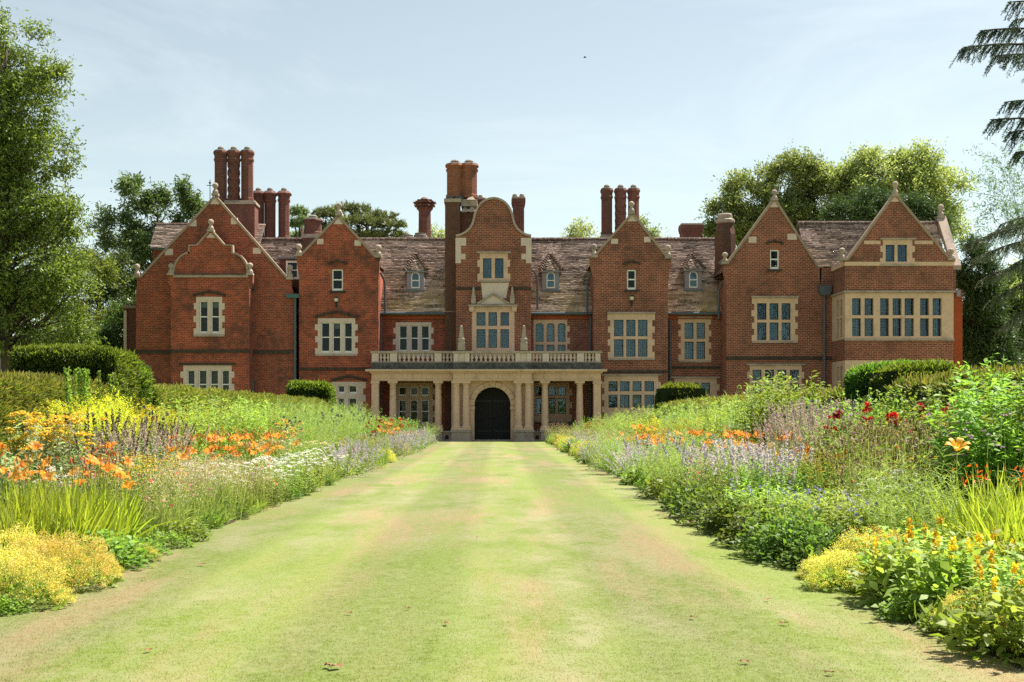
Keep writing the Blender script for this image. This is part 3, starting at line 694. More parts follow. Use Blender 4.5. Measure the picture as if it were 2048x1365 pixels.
# raking parapet that ends the roof: a wall seen edge-on with stone coping down its slope
xe0, xe1 = PX(1874, yr), PX(1890, yr); za, zb = PZ(432, yr), PZ(532, ye)
mb = MB(); n0 = [(xe0, ye-.25, zb), (xe1+.05, ye-.25, zb), (xe1+.05, yr, za), (xe0, yr, za)]
mb.quad(*n0)
for a in (xe0, xe1+.05): mb.quad((a, ye-.25, zb), (a, yr, za), (a, yr, za-.6), (a, ye-.25, zb-.25))
mb.quad((xe0, ye-.25, zb-.25), (xe1+.05, ye-.25, zb-.25), (xe1+.05, ye-.25, zb), (xe0, ye-.25, zb))
mb.quad((xe0, yr, za), (xe1+.05, yr, za), (xe1+.05, yr+2.6, zb), (xe0, yr+2.6, zb))
pr = mb.build('raking_parapet', M['stone_grey'], HOUSE); finial(1882, 409, 436, yr, pr); finial(1902, 498, 524, ye-.1, pr)
downpipe(1648, 592, 890, yD, hopper=True)

# ---- the big bay E
SX0, SX1 = PX(1690, yE), PX(1907, yE)
hE = [window(yE, (1762, 480, 1828, 529), [(1771, 1789), (1795, 1814)], [(490, 526)], 'lead', hood='bar', sill=True, nz=6)]
oE = [(1690, 905), (1907, 905), (1907, 519), (1896, 519), (1790, 391), (1693, 521), (1690, 521)]
zs1, zs0 = PZ(586, yE), PZ(678, yE)
wallE = [(1690, 578), (1907, 578), (1907, 520), (1898, 520), (1790, 391), (1695, 521), (1690, 521)]
wE = MB().slab(PL([(1690, 586)]+[(1907, 586)]+wallE[2:], yE), hE, yE, yE+.36).build('gable_bay', M['brick_brown'], HOUSE)
b = MB()
for x in (SX0+.003, SX1-.003): b.quad((x, yE+.36, PZ(586, yE)), (x, yD, PZ(586, yE)), (x, yD, PZ(528, yE)), (x, yE+.36, PZ(528, yE)))
b.build('side_wall', M['brick_brown'], wE)
MB().slab(PL([(1690, 721), (1907, 721), (1907, 678), (1690, 678)], yE), [], yE, yD).build('bay_apron', M['brick_brown'], wE)
hole_f = [(a, b) for a, b in ((1704, 1722), (1729, 1747), (1760, 1778), (1785, 1803), (1809, 1828), (1840, 1858), (1865, 1883))]
window(yE, (1690, 586, 1907, 678), hole_f, [(597, 631), (637, 673)], 'lead', tooth=None, hood='bar', curtain=['f', None, None, None, None, None, 'f'], depth=.3, nz=6)
window(yE, (1690, 721, 1907, 905), hole_f, [(740, 775), (782, 850)], 'lead', tooth=None, hood=None, depth=.3)
# stone returns of the bay, facing the lawn, with their own narrow lights
for (pz1, pz0) in ((586, 678), (721, 905)):
    a, b = PZ(pz0, yE), PZ(pz1, yE)
    rt = MB()
    ys_ = [yE+.31, yE+.62, yE+1.12, yE+1.32, yE+1.82, yD]
    for i in range(0, 5, 2): rt.box(SX0+.004, ys_[i], a, SX0+.25, ys_[i+1], b)
    for i in (1, 3):
        rt.box(SX0+.004, ys_[i], a, SX0+.25, ys_[i+1], a+.12); rt.box(SX0+.004, ys_[i], b-.3, SX0+.25, ys_[i+1], b); m_ = (a+b)/2; rt.box(SX0+.004, ys_[i], m_-.07, SX0+.25, ys_[i+1], m_+.07)
    rt = rt.build('bay_return', M['stone'], HOUSE)
    for i in (1, 3): MB().quad((SX0+.15, ys_[i], a), (SX0+.15, ys_[i+1], a), (SX0+.15, ys_[i+1], b), (SX0+.15, ys_[i], b)).build('pane', M['glass_blue'], rt)
    MB().quad((SX0+.6, yE+.3, a), (SX0+.6, yD, a), (SX0+.6, yD, b), (SX0+.6, yE+.3, b)).build('room', M['room'], rt)
    MB().box(SX1-.25, yE+.305, a, SX1-.004, yD, b).build('bay_return', M['stone'], HOUSE)
for py0, py1, pr_ in ((524, 532, .03), (582, 586, .10)):
    sc_ = MB().box(SX0-pr_, yE-pr_, PZ(py1, yE)+.003, SX1+pr_, yE-.002, PZ(py0, yE)); sc_.box(SX0-pr_, yE, PZ(py1, yE)+.003, SX0-.002, yD, PZ(py0, yE))
    sc_.build('string_course', M['stone' if py0 == 524 else 'stone_grey'], wE)
stone_block(1728, 482, 1761, 489, yE, wE, 'stone', 'band_stone'); stone_block(1829, 482, 1866, 489, yE, wE, 'stone', 'band_stone')
MB().coping(PL([(1683, 522), (1697, 521), (1790, 392)], yE), .13, yE-.07, yE+.38).build('coping', M['coping'], wE)
MB().coping(PL([(1790, 392), (1897, 520), (1910, 521)], yE), .13, yE-.07, yE+.38).build('coping', M['coping'], wE)
MB().slab(PL([(1781, 404), (1799, 404), (1790, 393)], yE), [], yE-.014, yE+.2).build('apex_stone', M['stone_pale'], wE)
for f_ in ((1790.5, 363, 393), (1684, 496, 521), (1902, 497, 520)): finial(*f_, yE, wE)
roof_block([(1692, 521), (1790, 391), (1905, 520)], yE, 4.5, wE, 81)
MB().box(PX(1911, yD), yD-.2, PZ(594, yD), PX(1919, yD), yD-.02, PZ(581, yD)).build('vent_box', M['grey_paint'], HOUSE)

# ---- tower with curved gable, over the porch
hT = [window(yT, (956, 507, 1019, 561), [(966, 983), (990, 1007)], [(517, 557)], 'lead', hood='bar'),
      window(yT, (944, 614, 1029, 712), [(953, 971), (977, 994), (1001, 1018)], [(625, 652), (659, 696)], 'lead', tooth=None, hood=None)]
cl = [(912, 474), (922, 472), (932, 467), (941, 459), (947, 449), (950, 438), (952, 428)]
arch_t = [(987-35*math.cos(R(a)), 436-37*math.sin(R(a))) for a in range(12, 169, 13)]
cr = [(987*2-a, b) for a, b in cl[::-1]]
top = cl + arch_t + cr
wT = MB().slab(PL([(912, 905), (1062, 905)] + top[::-1], yT), hT, yT, yT+.4).build('tower', M['brick_brown'], HOUSE)
b = MB(); xa_, xb_ = PX(912, yT)+.003, PX(1062, yT)-.003; zt_ = PZ(520, yT)
for x in (xa_, xb_): b.quad((x, yT+.4, 0), (x, 7.2, 0), (x, 7.2, zt_), (x, yT+.4, zt_))
b.build('side_wall', M['brick_brown'], wT)
for x in (xa_, xb_): MB().quad((x, yT+.38, zt_), (x, 7.6, zt_), ((xa_+xb_)/2, 7.6, zt_+1.9), ((xa_+xb_)/2, yT+.38, zt_+1.9)).build('tower_roof', M['tile'], wT)
MB().coping(PL(cl, yT), .12, yT-.10, yT+.4).build('coping', M['stone_grey'], wT)
MB().coping(PL(arch_t, yT), .12, yT-.10, yT+.4).build('coping', M['stone_grey'], wT)
MB().coping(PL(cr, yT), .12, yT-.10, yT+.4).build('coping', M['stone_grey'], wT)
for s in (0, 1):
    for q in ((911, 476, 922, 527), (922.2, 476, 932, 492), (922.2, 508, 931, 519)):
        a, b = (q[0], q[2]) if s == 0 else (1974-q[2], 1974-q[0])
        stone_block(a, q[1], b, q[3], yT-.002, wT, 'stone_pale', 'quoin_stone')
MB().slab(PL([(965, 597), (1012, 597), (1018, 566), (962, 566)], yT), [], yT-.02, yT+.1).build('apron_stone', M['stone_pale'], wT)
string_course(912, 962, 575, 580, yT, wT, 'hood', .06); string_course(1018, 1062, 575, 580, yT, wT, 'hood', .06)
pd = MB().slab(PL([(957, 609), (1016, 609), (987, 590)], yT), [], yT-.10, yT, True).build('pediment', M['stone_pale'], wT)
MB().coping(PL([(955, 610), (987, 590), (1018, 610)], yT), .10, yT-.22, yT-.003).build('coping', M['stone_grey'], pd)
MB().box(PX(936, yT), yT-.26, PZ(614, yT)+.004, PX(1035, yT), yT-.003, PZ(610, yT)-.004).build('cornice', M['stone_grey'], wT)
for px in (943, 1029): MB().slab(PL([(px-4, 624), (px+4, 624), (px+5, 614), (px-5, 614)], yT), [], yT-.2, yT, True).build('bracket', M['stone'], wT)
def obelisk(px, pt, pb, y, w, parent):
    x, z1, z0 = PX(px, y), PZ(pt, y), PZ(pb, y); h = z1-z0; r2 = math.sqrt(2)
    MB().lathe(x, y, [(w*r2, z0), (w*r2, z0+h*.30), (w*.75*r2, z0+h*.34), (w*.95*r2, z0+h*.40), (w*.95*r2, z0+h*.46), (w*.65*r2, z0+h*.5), (w*.35*r2, z1-.05), (.02, z1)], 4, R(45)).build('obelisk', M['stone_grey'], parent)
obelisk(947, 574, 608, yT-.16, .13, wT); obelisk(1024.5, 574, 608, yT-.16, .13, wT)

# ---- chimneys
def oct_shaft(x, y, z0, z1, r, parent, style='plain', pot=True, mat='brick_dark', n=8, cw=1.22):
    h = z1-z0; cap = min(.9, h*.22)
    prof = [(r*1.12, z0), (r*1.12, z0+.18), (r, z0+.22)]
    body = []
    if style == 'spiral':
        rings = 26; prof2 = [(r*.94, z0+.22+(h-cap-.22)*i/rings) for i in range(rings+1)]
        s = MB().lathe(x, y, prof, n).lathe(x, y, prof2, 24, 0, lambda i, j: 1+.10*(1 if (i+j) % 6 < 3 else -1), .0)
    elif style == 'diaper':
        rings = 18; prof2 = [(r*.95, z0+.22+(h-cap-.22)*i/rings) for i in range(rings+1)]
        s = MB().lathe(x, y, prof, n).lathe(x, y, prof2, 16, 0, lambda i, j: 1+.07*(1 if (i//2+j//2) % 2 else -1))
    else: s = MB().lathe(x, y, prof+[(r, z1-cap)], n, R(22.5))
    s = s.build('chimney_shaft', M[mat], parent)
    MB().lathe(x, y, [(r*1.02, z1-cap), (r*1.14, z1-cap+.1), (r*1.14, z1-cap*.72), (r*1.02, z1-cap*.66), (r*1.06, z1-cap*.4), (r*cw*.98, z1-cap*.28), (r*cw, z1-.1), (r*1.12, z1)], n, R(22.5)).build('chimney_cap', M[mat], parent)
    MB().lathe(x, y, [(r*1.10, z1+.003), (r*.9, z1+.07)], n, R(22.5)).build('cap_stone', M['stone_lichen'], parent)
    if pot: MB().lathe(x, y, [(r*.52, z1+.1), (r*.52, z1+.2), (r*.34, z1+.27), (r*.2, z1+.28)], 10).build('chimney_pot', M['pot'], parent)
def stack(pxs, wpx, pt, pb, y, styles=None, base=None, mat='brick_dark', cw=1.22):
    b = base or (min(pxs)-wpx*.7, pb, max(pxs)+wpx*.7, 560)
    x0, x1, z1, z0 = PX(b[0], y), PX(b[2], y), PZ(b[1], y), PZ(b[3], y); w = wpx/2*1.09*(CAM_D+y)/FPX
    st = MB().box(x0, y-w*1.6, z0, x1, y+w*1.6, z1-.25).build('chimney_stack', M[mat], HOUSE)
    MB().box(x0-.08, y-w*1.6-.08, z1-.247, x1+.08, y+w*1.6+.08, z1-.12).box(x0+.02, y-w*1.5, z1-.118, x1-.02, y+w*1.5, z1-.003).build('stack_cap', M['stone_grey'], st)
    for i, p in enumerate(pxs):
        oct_shaft(PX(p, y), y, z1, PZ(pt, y), w, st, (styles or ['plain']*9)[i], True, mat, 8, cw)
    return st
stack([441.5, 467.5, 494.5], 22.5, 303, 404, 6.0, ['plain', 'spiral', 'plain'], (452, 404, 513, 520))
stack([517, 540, 568], 21, 385, 478, 9.5, ['plain']*3, (504, 480, 584, 560), cw=1.42)
stack([1213.5, 1241, 1267], 21, 379, 470, 8.5, ['plain', 'diaper', 'plain'], (1201, 472, 1280, 560))
stack([626], 32, 440, 470, 6.6, None, (609, 472, 644, 540))
# lone chimney with a spiky star cap
y = 9.5; x = PX(849.5, y); st = MB().box(x-.5, y-.5, PZ(560, y), x+.5, y+.5, PZ(478, y)).build('chimney_stack', M['brick_dark'], HOUSE)
MB().lathe(x, y, [(.42, PZ(478, y)), (.40, PZ(424, y)), (.52, PZ(418, y))], 8, R(22.5)).build('chimney_shaft', M['brick_dark'], st)
sm = MB()
for k, (r_, za_, zb_) in enumerate(((.55, 419, 414.5), (.7, 414, 411), (.6, 410.5, 408), (.78, 407.5, 405.5), (.62, 405, 403), (.5, 402.5, 400))):
    sm.lathe(x, y, [(r_, PZ(za_, y)), (r_, PZ(zb_, y))], 16, 0, lambda i, j: 1 if i % 2 else .72)
sm.build('chimney_cap', M['brick_dark'], st)
MB().lathe(x, y, [(.3, PZ(400, y)), (.2, PZ(396, y)), (.05, PZ(394, y))], 10).build('chimney_pot', M['pot'], st)
for px, pt in ((815, 471), (841, 467)):
    y = 8.3; MB().lathe(PX(px, y), y, [(.42, PZ(482, y)), (.42, PZ(pt+4, y)), (.34, PZ(pt+3, y)), (.36, PZ(pt, y))], 12).build('low_chimney_pot', M['pot'], HOUSE)
# square chimneys
def square_chimney(px0, px1, pt, pb, y, mat='brick_dark', pots=2, dep=.9):
    x0, x1, z1, z0 = PX(px0, y), PX(px1, y), PZ(pt, y), PZ(pb, y)
    st = MB().box(x0+.08, y, z0, x1-.08, y+dep, z1-.5).box(x0+.03, y-.05, z1-.5, x1-.03, y+dep+.05, z1-.34).box(x0, y-.08, z1-.34, x1, y+dep+.08, z1-.1).build('chimney_stack', M[mat], HOUSE)
    MB().box(x0+.02, y-.06, z1-.098, x1-.02, y+dep+.06, z1).build('stack_cap', M['stone_grey'], st)
    for k in range(pots):
        xx = x0+(x1-x0)*(k+.5)/pots; MB().lathe(xx, y+dep/2, [(.15, z1+.003), (.15, z1+.14), (.12, z1+.22), (.02, z1+.25)], 10).build('chimney_pot', M['pot'], st)
square_chimney(1023, 1051, 394, 500, 5.0, pots=2); square_chimney(1362, 1407, 447, 520, 9.0, pots=0, dep=1.2)
# octagonal chimney by gable D, in the darkest brick
y = 4.6; x = PX(1450, y); st = MB().lathe(x, y, [(.62, PZ(560, y)), (.62, PZ(470, y)), (.50, PZ(452, y)), (.50, PZ(448, y))], 8, R(22.5)).build('chimney_stack', M['brick_breast'], HOUSE)
MB().lathe(x, y, [(.52, PZ(448, y)+.003), (.58, PZ(445, y)), (.58, PZ(441, y)), (.42, PZ(438, y)), (.44, PZ(431, y)), (.36, PZ(428, y))], 12).build('chimney_pot', M['stone_grey'], st)
MB().box(PX(1443, 2.2), 1.9, PZ(525, 2), PX(1476, 2.2), 3.2, PZ(519, 2)).build('valley_lead', M['lead'], HOUSE)
# broad chimney breast beside the tower with two joined octagonal shafts
y = 2.6
cb = MB().box(PX(890, y), y, 0, PX(920, y), y+1.35, PZ(405, y)).box(PX(920, y)+.002, y+.35, 9, PX(955, y), y+1.35, PZ(420, y)).build('chimney_breast', M['brick_breast'], HOUSE)
MB().box(PX(888, y), y-.08, PZ(405, y)+.003, PX(922, y), y+1.43, PZ(398, y)).box(PX(922, y)+.003, y+.1, PZ(412, y), PX(954, y), y+1.43, PZ(398, y)-.01).build('stack_cap', M['stone_grey'], cb)
for px, py0, py1 in ((899, 398, 388), (918, 398, 387), (942, 400, 390), (930, 424, 412), (944, 424, 410)):     # pyramid stops
    xx = PX(px, y); MB().lathe(xx, y+.25, [(.38, PZ(py0, y)+.004), (.02, PZ(py1, y))], 4, R(45)).build('stop_stone', M['stone_grey' if px > 925 else 'stone_lichen'], cb)
for px in (910, 938):
    oct_shaft(PX(px, y+.7), y+.7, PZ(398, y+.7), PZ(330, y+.7), .50, cb, 'plain', True, 'brick_mid')
square_chimney(950, 972, 396, 440, 5.5, pots=1)
# weathervane behind the gable
x, y = PX(420, 7.0), 7.0; MB().tube([(x, y, PZ(420, y)), (x, y, PZ(360, y))], .025, 5).lathe(x, y, [(.01, PZ(366, y)-.1), (.09, PZ(366, y)), (.01, PZ(366, y)+.1)], 6).box(x-.2, y-.01, PZ(372, y), x+.2, y+.01, PZ(372, y)+.04).build('weathervane', M['iron'], HOUSE)

# ---- porch
PORCH = empty('porch', (0, 0, 0), HOUSE)
yP, yPc = 0.0, -0.45
def col_at(px, y, pt=762, pb=860, r=.19):
    x, z1, z0 = PX(px, y), PZ(pt, y), PZ(pb, y); h = z1-z0; cyy = y+.28
    mb = MB().box(x-.27, cyy-.27, z0, x+.27, cyy+.27, z0+.1).lathe(x, cyy, [(.26, z0+.1), (.27, z0+.15), (.22, z0+.22), (r*1.02, z0+.24), (r*1.05, z0+h*.35), (r*.95, z0+h*.7), (r*.86, z1-.42), (r*.98, z1-.40), (r*.98, z1-.36), (r*.86, z1-.34), (r*.86, z1-.24), (r*1.25, z1-.13)], 18)
    mb.box(x-.27, cyy-.27, z1-.13, x+.27, cyy+.27, z1-.003); mb.build('column', M['stone'], PORCH)
def pedestal(px0, px1, y, cap=True):
    x0, x1, z1 = PX(px0, y), PX(px1, y), PZ(860, y)
    MB().box(x0, y+.0, 0, x1, y+.58, z1-.12).box(x0-.06, y-.06, z1-.118, x1+.06, y+.64, z1-.003).box(x0-.05, y-.05, .0, x1+.05, y+.63, .1).build('pedestal', M['stone_grey'], PORCH)
for px in (785, 876, 1090, 1160): col_at(px, yP); pedestal(px-8, px+8, yP)
for px in (912.5, 932, 1037, 1057): col_at(px, yPc)
pedestal(903, 941, yPc); pedestal(1028, 1067, yPc)
for a, b in ((743, 757), (1187.5, 1202)):
    x0, x1 = PX(a, yP), PX(b, yP)
    MB().box(x0, yP, 0, x1, yP+.55, PZ(762, yP)-.003).box(x0-.04, yP-.04, PZ(768, yP), x1+.04, yP+.59, PZ(762, yP)-.004).box(x0-.05, yP-.05, 0, x1+.05, yP+.6, .6).build('corner_pier', M['stone'], PORCH)
def low_wall(px0, px1, y):                                  # pierced plinth wall between pedestals
    x0, x1 = PX(px0, y), PX(px1, y); z1 = PZ(862, y); m_ = (x0+x1)/2; w = min(.11, (x1-x0)*.28)
    ho = []
    k = max(1, int((x1-x0)/.5))
    for i in range(k):
        m_ = x0+(x1-x0)*(i+.5)/k; ho.append([(m_-w, .08), (m_+w, .08)] + [(m_+w*math.cos(R(q)), z1-.22-w+w*math.sin(R(q))) for q in range(0, 181, 30)])
    MB().slab(rect(x0, 0, x1, z1-.1), ho, y+.2, y+.42).box(x0, y+.14, z1-.098, x1, y+.48, z1-.01).build('plinth_wall', M['stone_grey'], PORCH)
low_wall(884, 903, yP); low_wall(1067, 1082, yP); low_wall(757, 777, yP); low_wall(793, 868, yP); low_wall(1098, 1152, yP); low_wall(1168, 1187, yP)
# entablature: architrave, frieze with its joints, cornice, blocking course
def entab(px0, px1, y, depth):
    x0, x1 = PX(px0, y), PX(px1, y); e = empty('entablature', (0, 0, 0), PORCH)
    return x0, x1
def band(px0, px1, py0, py1, y, proud, mat, name, yb):
    MB().box(PX(px0, y)-proud*.6, y-proud, PZ(py1, y)+.002, PX(px1, y)+proud*.6, yb, PZ(py0, y)).build(name, M[mat], PORCH)
for px0, px1, y, yb in ((743, 906, yP, 2.9), (1064, 1202, yP, 2.9), (906, 1064, yPc, 1.75)):
    band(px0, px1, 758, 762, y, 0, 'stone', 'architrave', yb)
    n = max(3, int((px1-px0)/20)); 
    for i in range(n):                                       # frieze: one object per block
        a = px0+(px1-px0)*i/n; b = px0+(px1-px0)*(i+1)/n
        MB().box(PX(a, y)+.004, y-.03+_rng.uniform(-.006, .006), PZ(758, y)+.004, PX(b, y)-.004, y+.3, PZ(747, y)-.003).build('frieze_block', M['stone'], PORCH)
    band(px0-.5, px1+.5, 743.5, 747, y, .12, 'stone', 'bed_mould', yb-.02)
    band(px0-4, px1+4, 739.5, 743.5, y, .34, 'stone', 'cornice', yb-.04)
    band(px0-2, px1+2, 737.5, 739.5, y, .28, 'stone_lichen', 'cornice_top', yb-.05)
    band(px0, px1, 725.5, 737.5, y, .02, 'stone_lichen', 'blocking_course', y+.5)
# balustrade
def baluster_mesh():
    h = PZ(707, 0)-PZ(723.5, 0)
    return MB().lathe(0, 0, [(.09, 0), (.09, .05), (.055, .08), (.05, h*.25), (.10, h*.45), (.105, h*.52), (.06, h*.75), (.055, h-.09), (.09, h-.06), (.09, h)], 10).mesh('baluster', M['stone_pale'], True)
BAL = baluster_mesh()
def balustrade(px0, px1, y, piers, runs):
    z0, z1 = PZ(723.5, y), PZ(707, y); yc = y+.22
    MB().box(PX(px0, y)-.03, y+.02, PZ(726, y)+.003, PX(px1, y)+.03, y+.42, z0-.002).build('balustrade_base', M['stone_grey'], PORCH)
    MB().box(PX(px0, y)-.05, y, z1+.003, PX(px1, y)+.05, y+.44, PZ(702.5, y)).build('balustrade_rail', M['stone_grey'], PORCH)
    for a, b in piers: MB().box(PX(a, y), y+.03, z0, PX(b, y), y+.41, z1).build('balustrade_pier', M['stone_pale'], PORCH)
    for a, b, n in runs:
        for i in range(n):
            place('baluster', BAL, PORCH, (PX(a+(b-a)*(i+.5)/n, y), yc, z0))
balustrade(743, 907, yP, [(743.5, 757), (780, 794), (869, 883)], [(757, 780, 3), (794, 869, 8), (883, 907, 3)])
balustrade(1064, 1202, yP, [(1085, 1098), (1154, 1168), (1191, 1201)], [(1063, 1085, 3), (1098, 1154, 7), (1168, 1191, 3)])
balustrade(906, 1064, yPc, [(907, 916), (930, 939), (1031, 1040), (1054, 1063)], [(939, 1031, 10)])
for a, b in ((916, 930), (1040, 1054)): MB().box(PX(a, yPc), yPc+.1, PZ(723.5, yPc), PX(b, yPc), yPc+.38, PZ(707, yPc)-.003).build('balustrade_pier', M['stone_pale'], PORCH)
obelisk(923, 651, 701, yPc+.24, .2, PORCH); obelisk(1048, 651, 701, yPc+.24, .2, PORCH)
# floor of the balcony / ceiling of the porch, back wall comes with the house; stone arch
MB().box(PX(744, yP), .02, PZ(758, yP), PX(906, yP)-.02, 2.95, PZ(756, yP)).box(PX(1064, yP)+.02, .02, PZ(758, yP), PX(1201, yP), 2.95, PZ(756, yP)).build('porch_ceiling', M['blind'], PORCH)
yw = yPc+.62; cx_ = 985.0; zs = PZ(811, yw); cxx = PX(cx_, yw); ri = 36.5*(CAM_D+yw)/FPX; ro = 46.5*(CAM_D+yw)/FPX
arch = [(cxx+ri*math.cos(R(a)), zs+ri*math.sin(R(a))) for a in range(180, -1, -12)]
wallo = [(PX(903, yw), 0), (cxx-ri, 0)] + arch + [(cxx+ri, 0), (PX(1067, yw), 0), (PX(1067, yw), PZ(758, yw)), (PX(903, yw), PZ(758, yw))]
aw = MB().slab(wallo, [], yw, 1.75).build('arch_wall', M['stone'], PORCH)
nv = 11
for i in range(nv):                                        # voussoirs, one by one
    a0, a1 = 180*i/nv+.5, 180*(i+1)/nv-.5
    k = .05 if i == nv//2 else 0
    pts = [(cxx+(ri-.005)*math.cos(R(a0+(a1-a0)*j/3)), zs+(ri-.005)*math.sin(R(a0+(a1-a0)*j/3))) for j in range(4)] + [(cxx+(ro+k)*math.cos(R(a1-(a1-a0)*j/3)), zs+(ro+k)*math.sin(R(a1-(a1-a0)*j/3))) for j in range(4)]
    MB().slab(pts, [], yw-.06-(.03 if i % 3 == 1 or k else 0), yw+.2).build('voussoir', M['stone'], aw)
for s in (-1, 1):
    xa, xb = sorted((cxx+s*(ri-.03), cxx+s*(ro+.03))); MB().box(xa, yw-.10, zs-.24, xb, yw+.2, zs-.06).build('impost', M['stone'], aw)
    xa, xb = sorted((cxx+s*(ri-.004), cxx+s*(ro-.03))); MB().box(xa, yw-.05, 0, xb, yw+.2, zs-.243).build('jamb', M['stone'], aw)
yd_ = 1.60; dz1 = zs+ri+.05
for s in (-1, 1):
    xa, xb = sorted((cxx+s*.006, cxx+s*(ri+.05)))
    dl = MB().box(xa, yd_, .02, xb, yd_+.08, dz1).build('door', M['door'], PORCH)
    for k in range(5):
        q = MB().box(xa+(xb-xa)*k/5+.008, yd_-.02, .03, xa+(xb-xa)*(k+1)/5-.008, yd_-.002, dz1-.02).build('door_board', M['door'], dl)
    MB().lathe(cxx+s*.1, yd_-.05, [(.02, 1.2), (.05, 1.22), (.05, 1.28), (.02, 1.3)], 8).build('handle', M['iron'], dl)
    for zz in (.5, 2.2): MB().box(xa+.06, yd_-.035, zz, xb-.06, yd_-.021, zz+.07).build('strap_hinge', M['iron'], dl)
# porch end walls that keep the loggia dark, and floor
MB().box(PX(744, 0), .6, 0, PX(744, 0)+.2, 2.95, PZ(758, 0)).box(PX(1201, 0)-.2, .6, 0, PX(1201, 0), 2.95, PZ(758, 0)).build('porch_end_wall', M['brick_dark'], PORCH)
MB().box(PX(744, 0), .05, .0, PX(1201, 0), 2.95, .06).build('porch_floor', M['stone_grey'], PORCH)

# ---- low outbuilding past the big bay
ob = empty('outbuilding', (PX(1965, 12), 12, 0)); tag(ob, 'low outbuilding with mottled tile roof just past the big stone bay', 'outbuilding')
def rel(o, c): c.parent = o; c.location = tuple(-v for v in o.location); return c
y = 10.0; x0, x1 = PX(1915, y), PX(2000, y)
rel(ob, MB().box(x0, y+.3, 0, x1, y+4, PZ(735, y)).build('wall', M['brick_brown']))
r_ = rel(ob, MB().quad((x0, y, PZ(737, y)), (x1, y, PZ(737, y)), (x1, y+2, PZ(697, y+2)), (x0, y+2, PZ(697, y+2))).build('roof', M['tile']))
t_ = tile_roof((x0, y, PZ(737, y)), (x1, y, PZ(737, y)), (x1, y+2, PZ(697, y+2)), (x0, y+2, PZ(697, y+2)), r_, 91, base=False)
ridge_tiles((x0, y+2, PZ(697, y+2)), (x1, y+2, PZ(697, y+2)), r_)

# ================================================================== trees and hedges
LF = {}
LF['lime_tree'] = leaf_mat('young_birch_leaf', (0.07, 0.11, 0.020), (0.26, 0.30, 0.060), .46, .45, .35)
LF['oak'] = leaf_mat('oak_leaf', (0.065, 0.11, 0.040), (0.16, 0.235, 0.085), .45, .45, .35)
LF['oak_pale'] = leaf_mat('pale_oak_leaf', (0.17, 0.26, 0.085), (0.36, 0.47, 0.18), .5, .45, .35)
LF['maple_yellow'] = leaf_mat('yellowing_leaf', (0.23, 0.29, 0.10), (0.47, 0.50, 0.22), .5, .45, .35)
LF['pine'] = leaf_mat('pine_needle', (0.08, 0.12, 0.045), (0.22, 0.26, 0.11), .35, .45, .3)
LF['cedar'] = leaf_mat('cedar_needle', (0.035, 0.065, 0.040), (0.11, 0.16, 0.095), .25, .45, .3, tc=(1, 1, 1))
LF['cedar_pale'] = leaf_mat('blue_cedar_needle', (0.08, 0.125, 0.065), (0.21, 0.27, 0.14), .30, .45, .3, tc=(1, 1, 1))
LF['yew'] = leaf_mat('yew_needle', (0.035, 0.062, 0.022), (0.105, 0.145, 0.050), .25, .5, .25)
LF['dark'] = leaf_mat('dark_shrub_leaf', (0.040, 0.072, 0.020), (0.12, 0.18, 0.052), .35, .45, .3)
LF['hedge'] = leaf_mat('clipped_yew_leaf', (0.012, 0.028, 0.005), (0.075, 0.155, 0.018), .32, .5, .25)
LF['hedge_tip'] = leaf_mat('yew_young_sunlit_tip', (0.14, 0.24, 0.026), (0.28, 0.38, 0.06), .52, .5, .25)  # pale young tips; also carry the sunlit tone of tops and sunward faces
LF['hedge_core'] = flat_mat('hedge_inner_twigs', (0.018, 0.026, 0.010), .95, .3, .05)

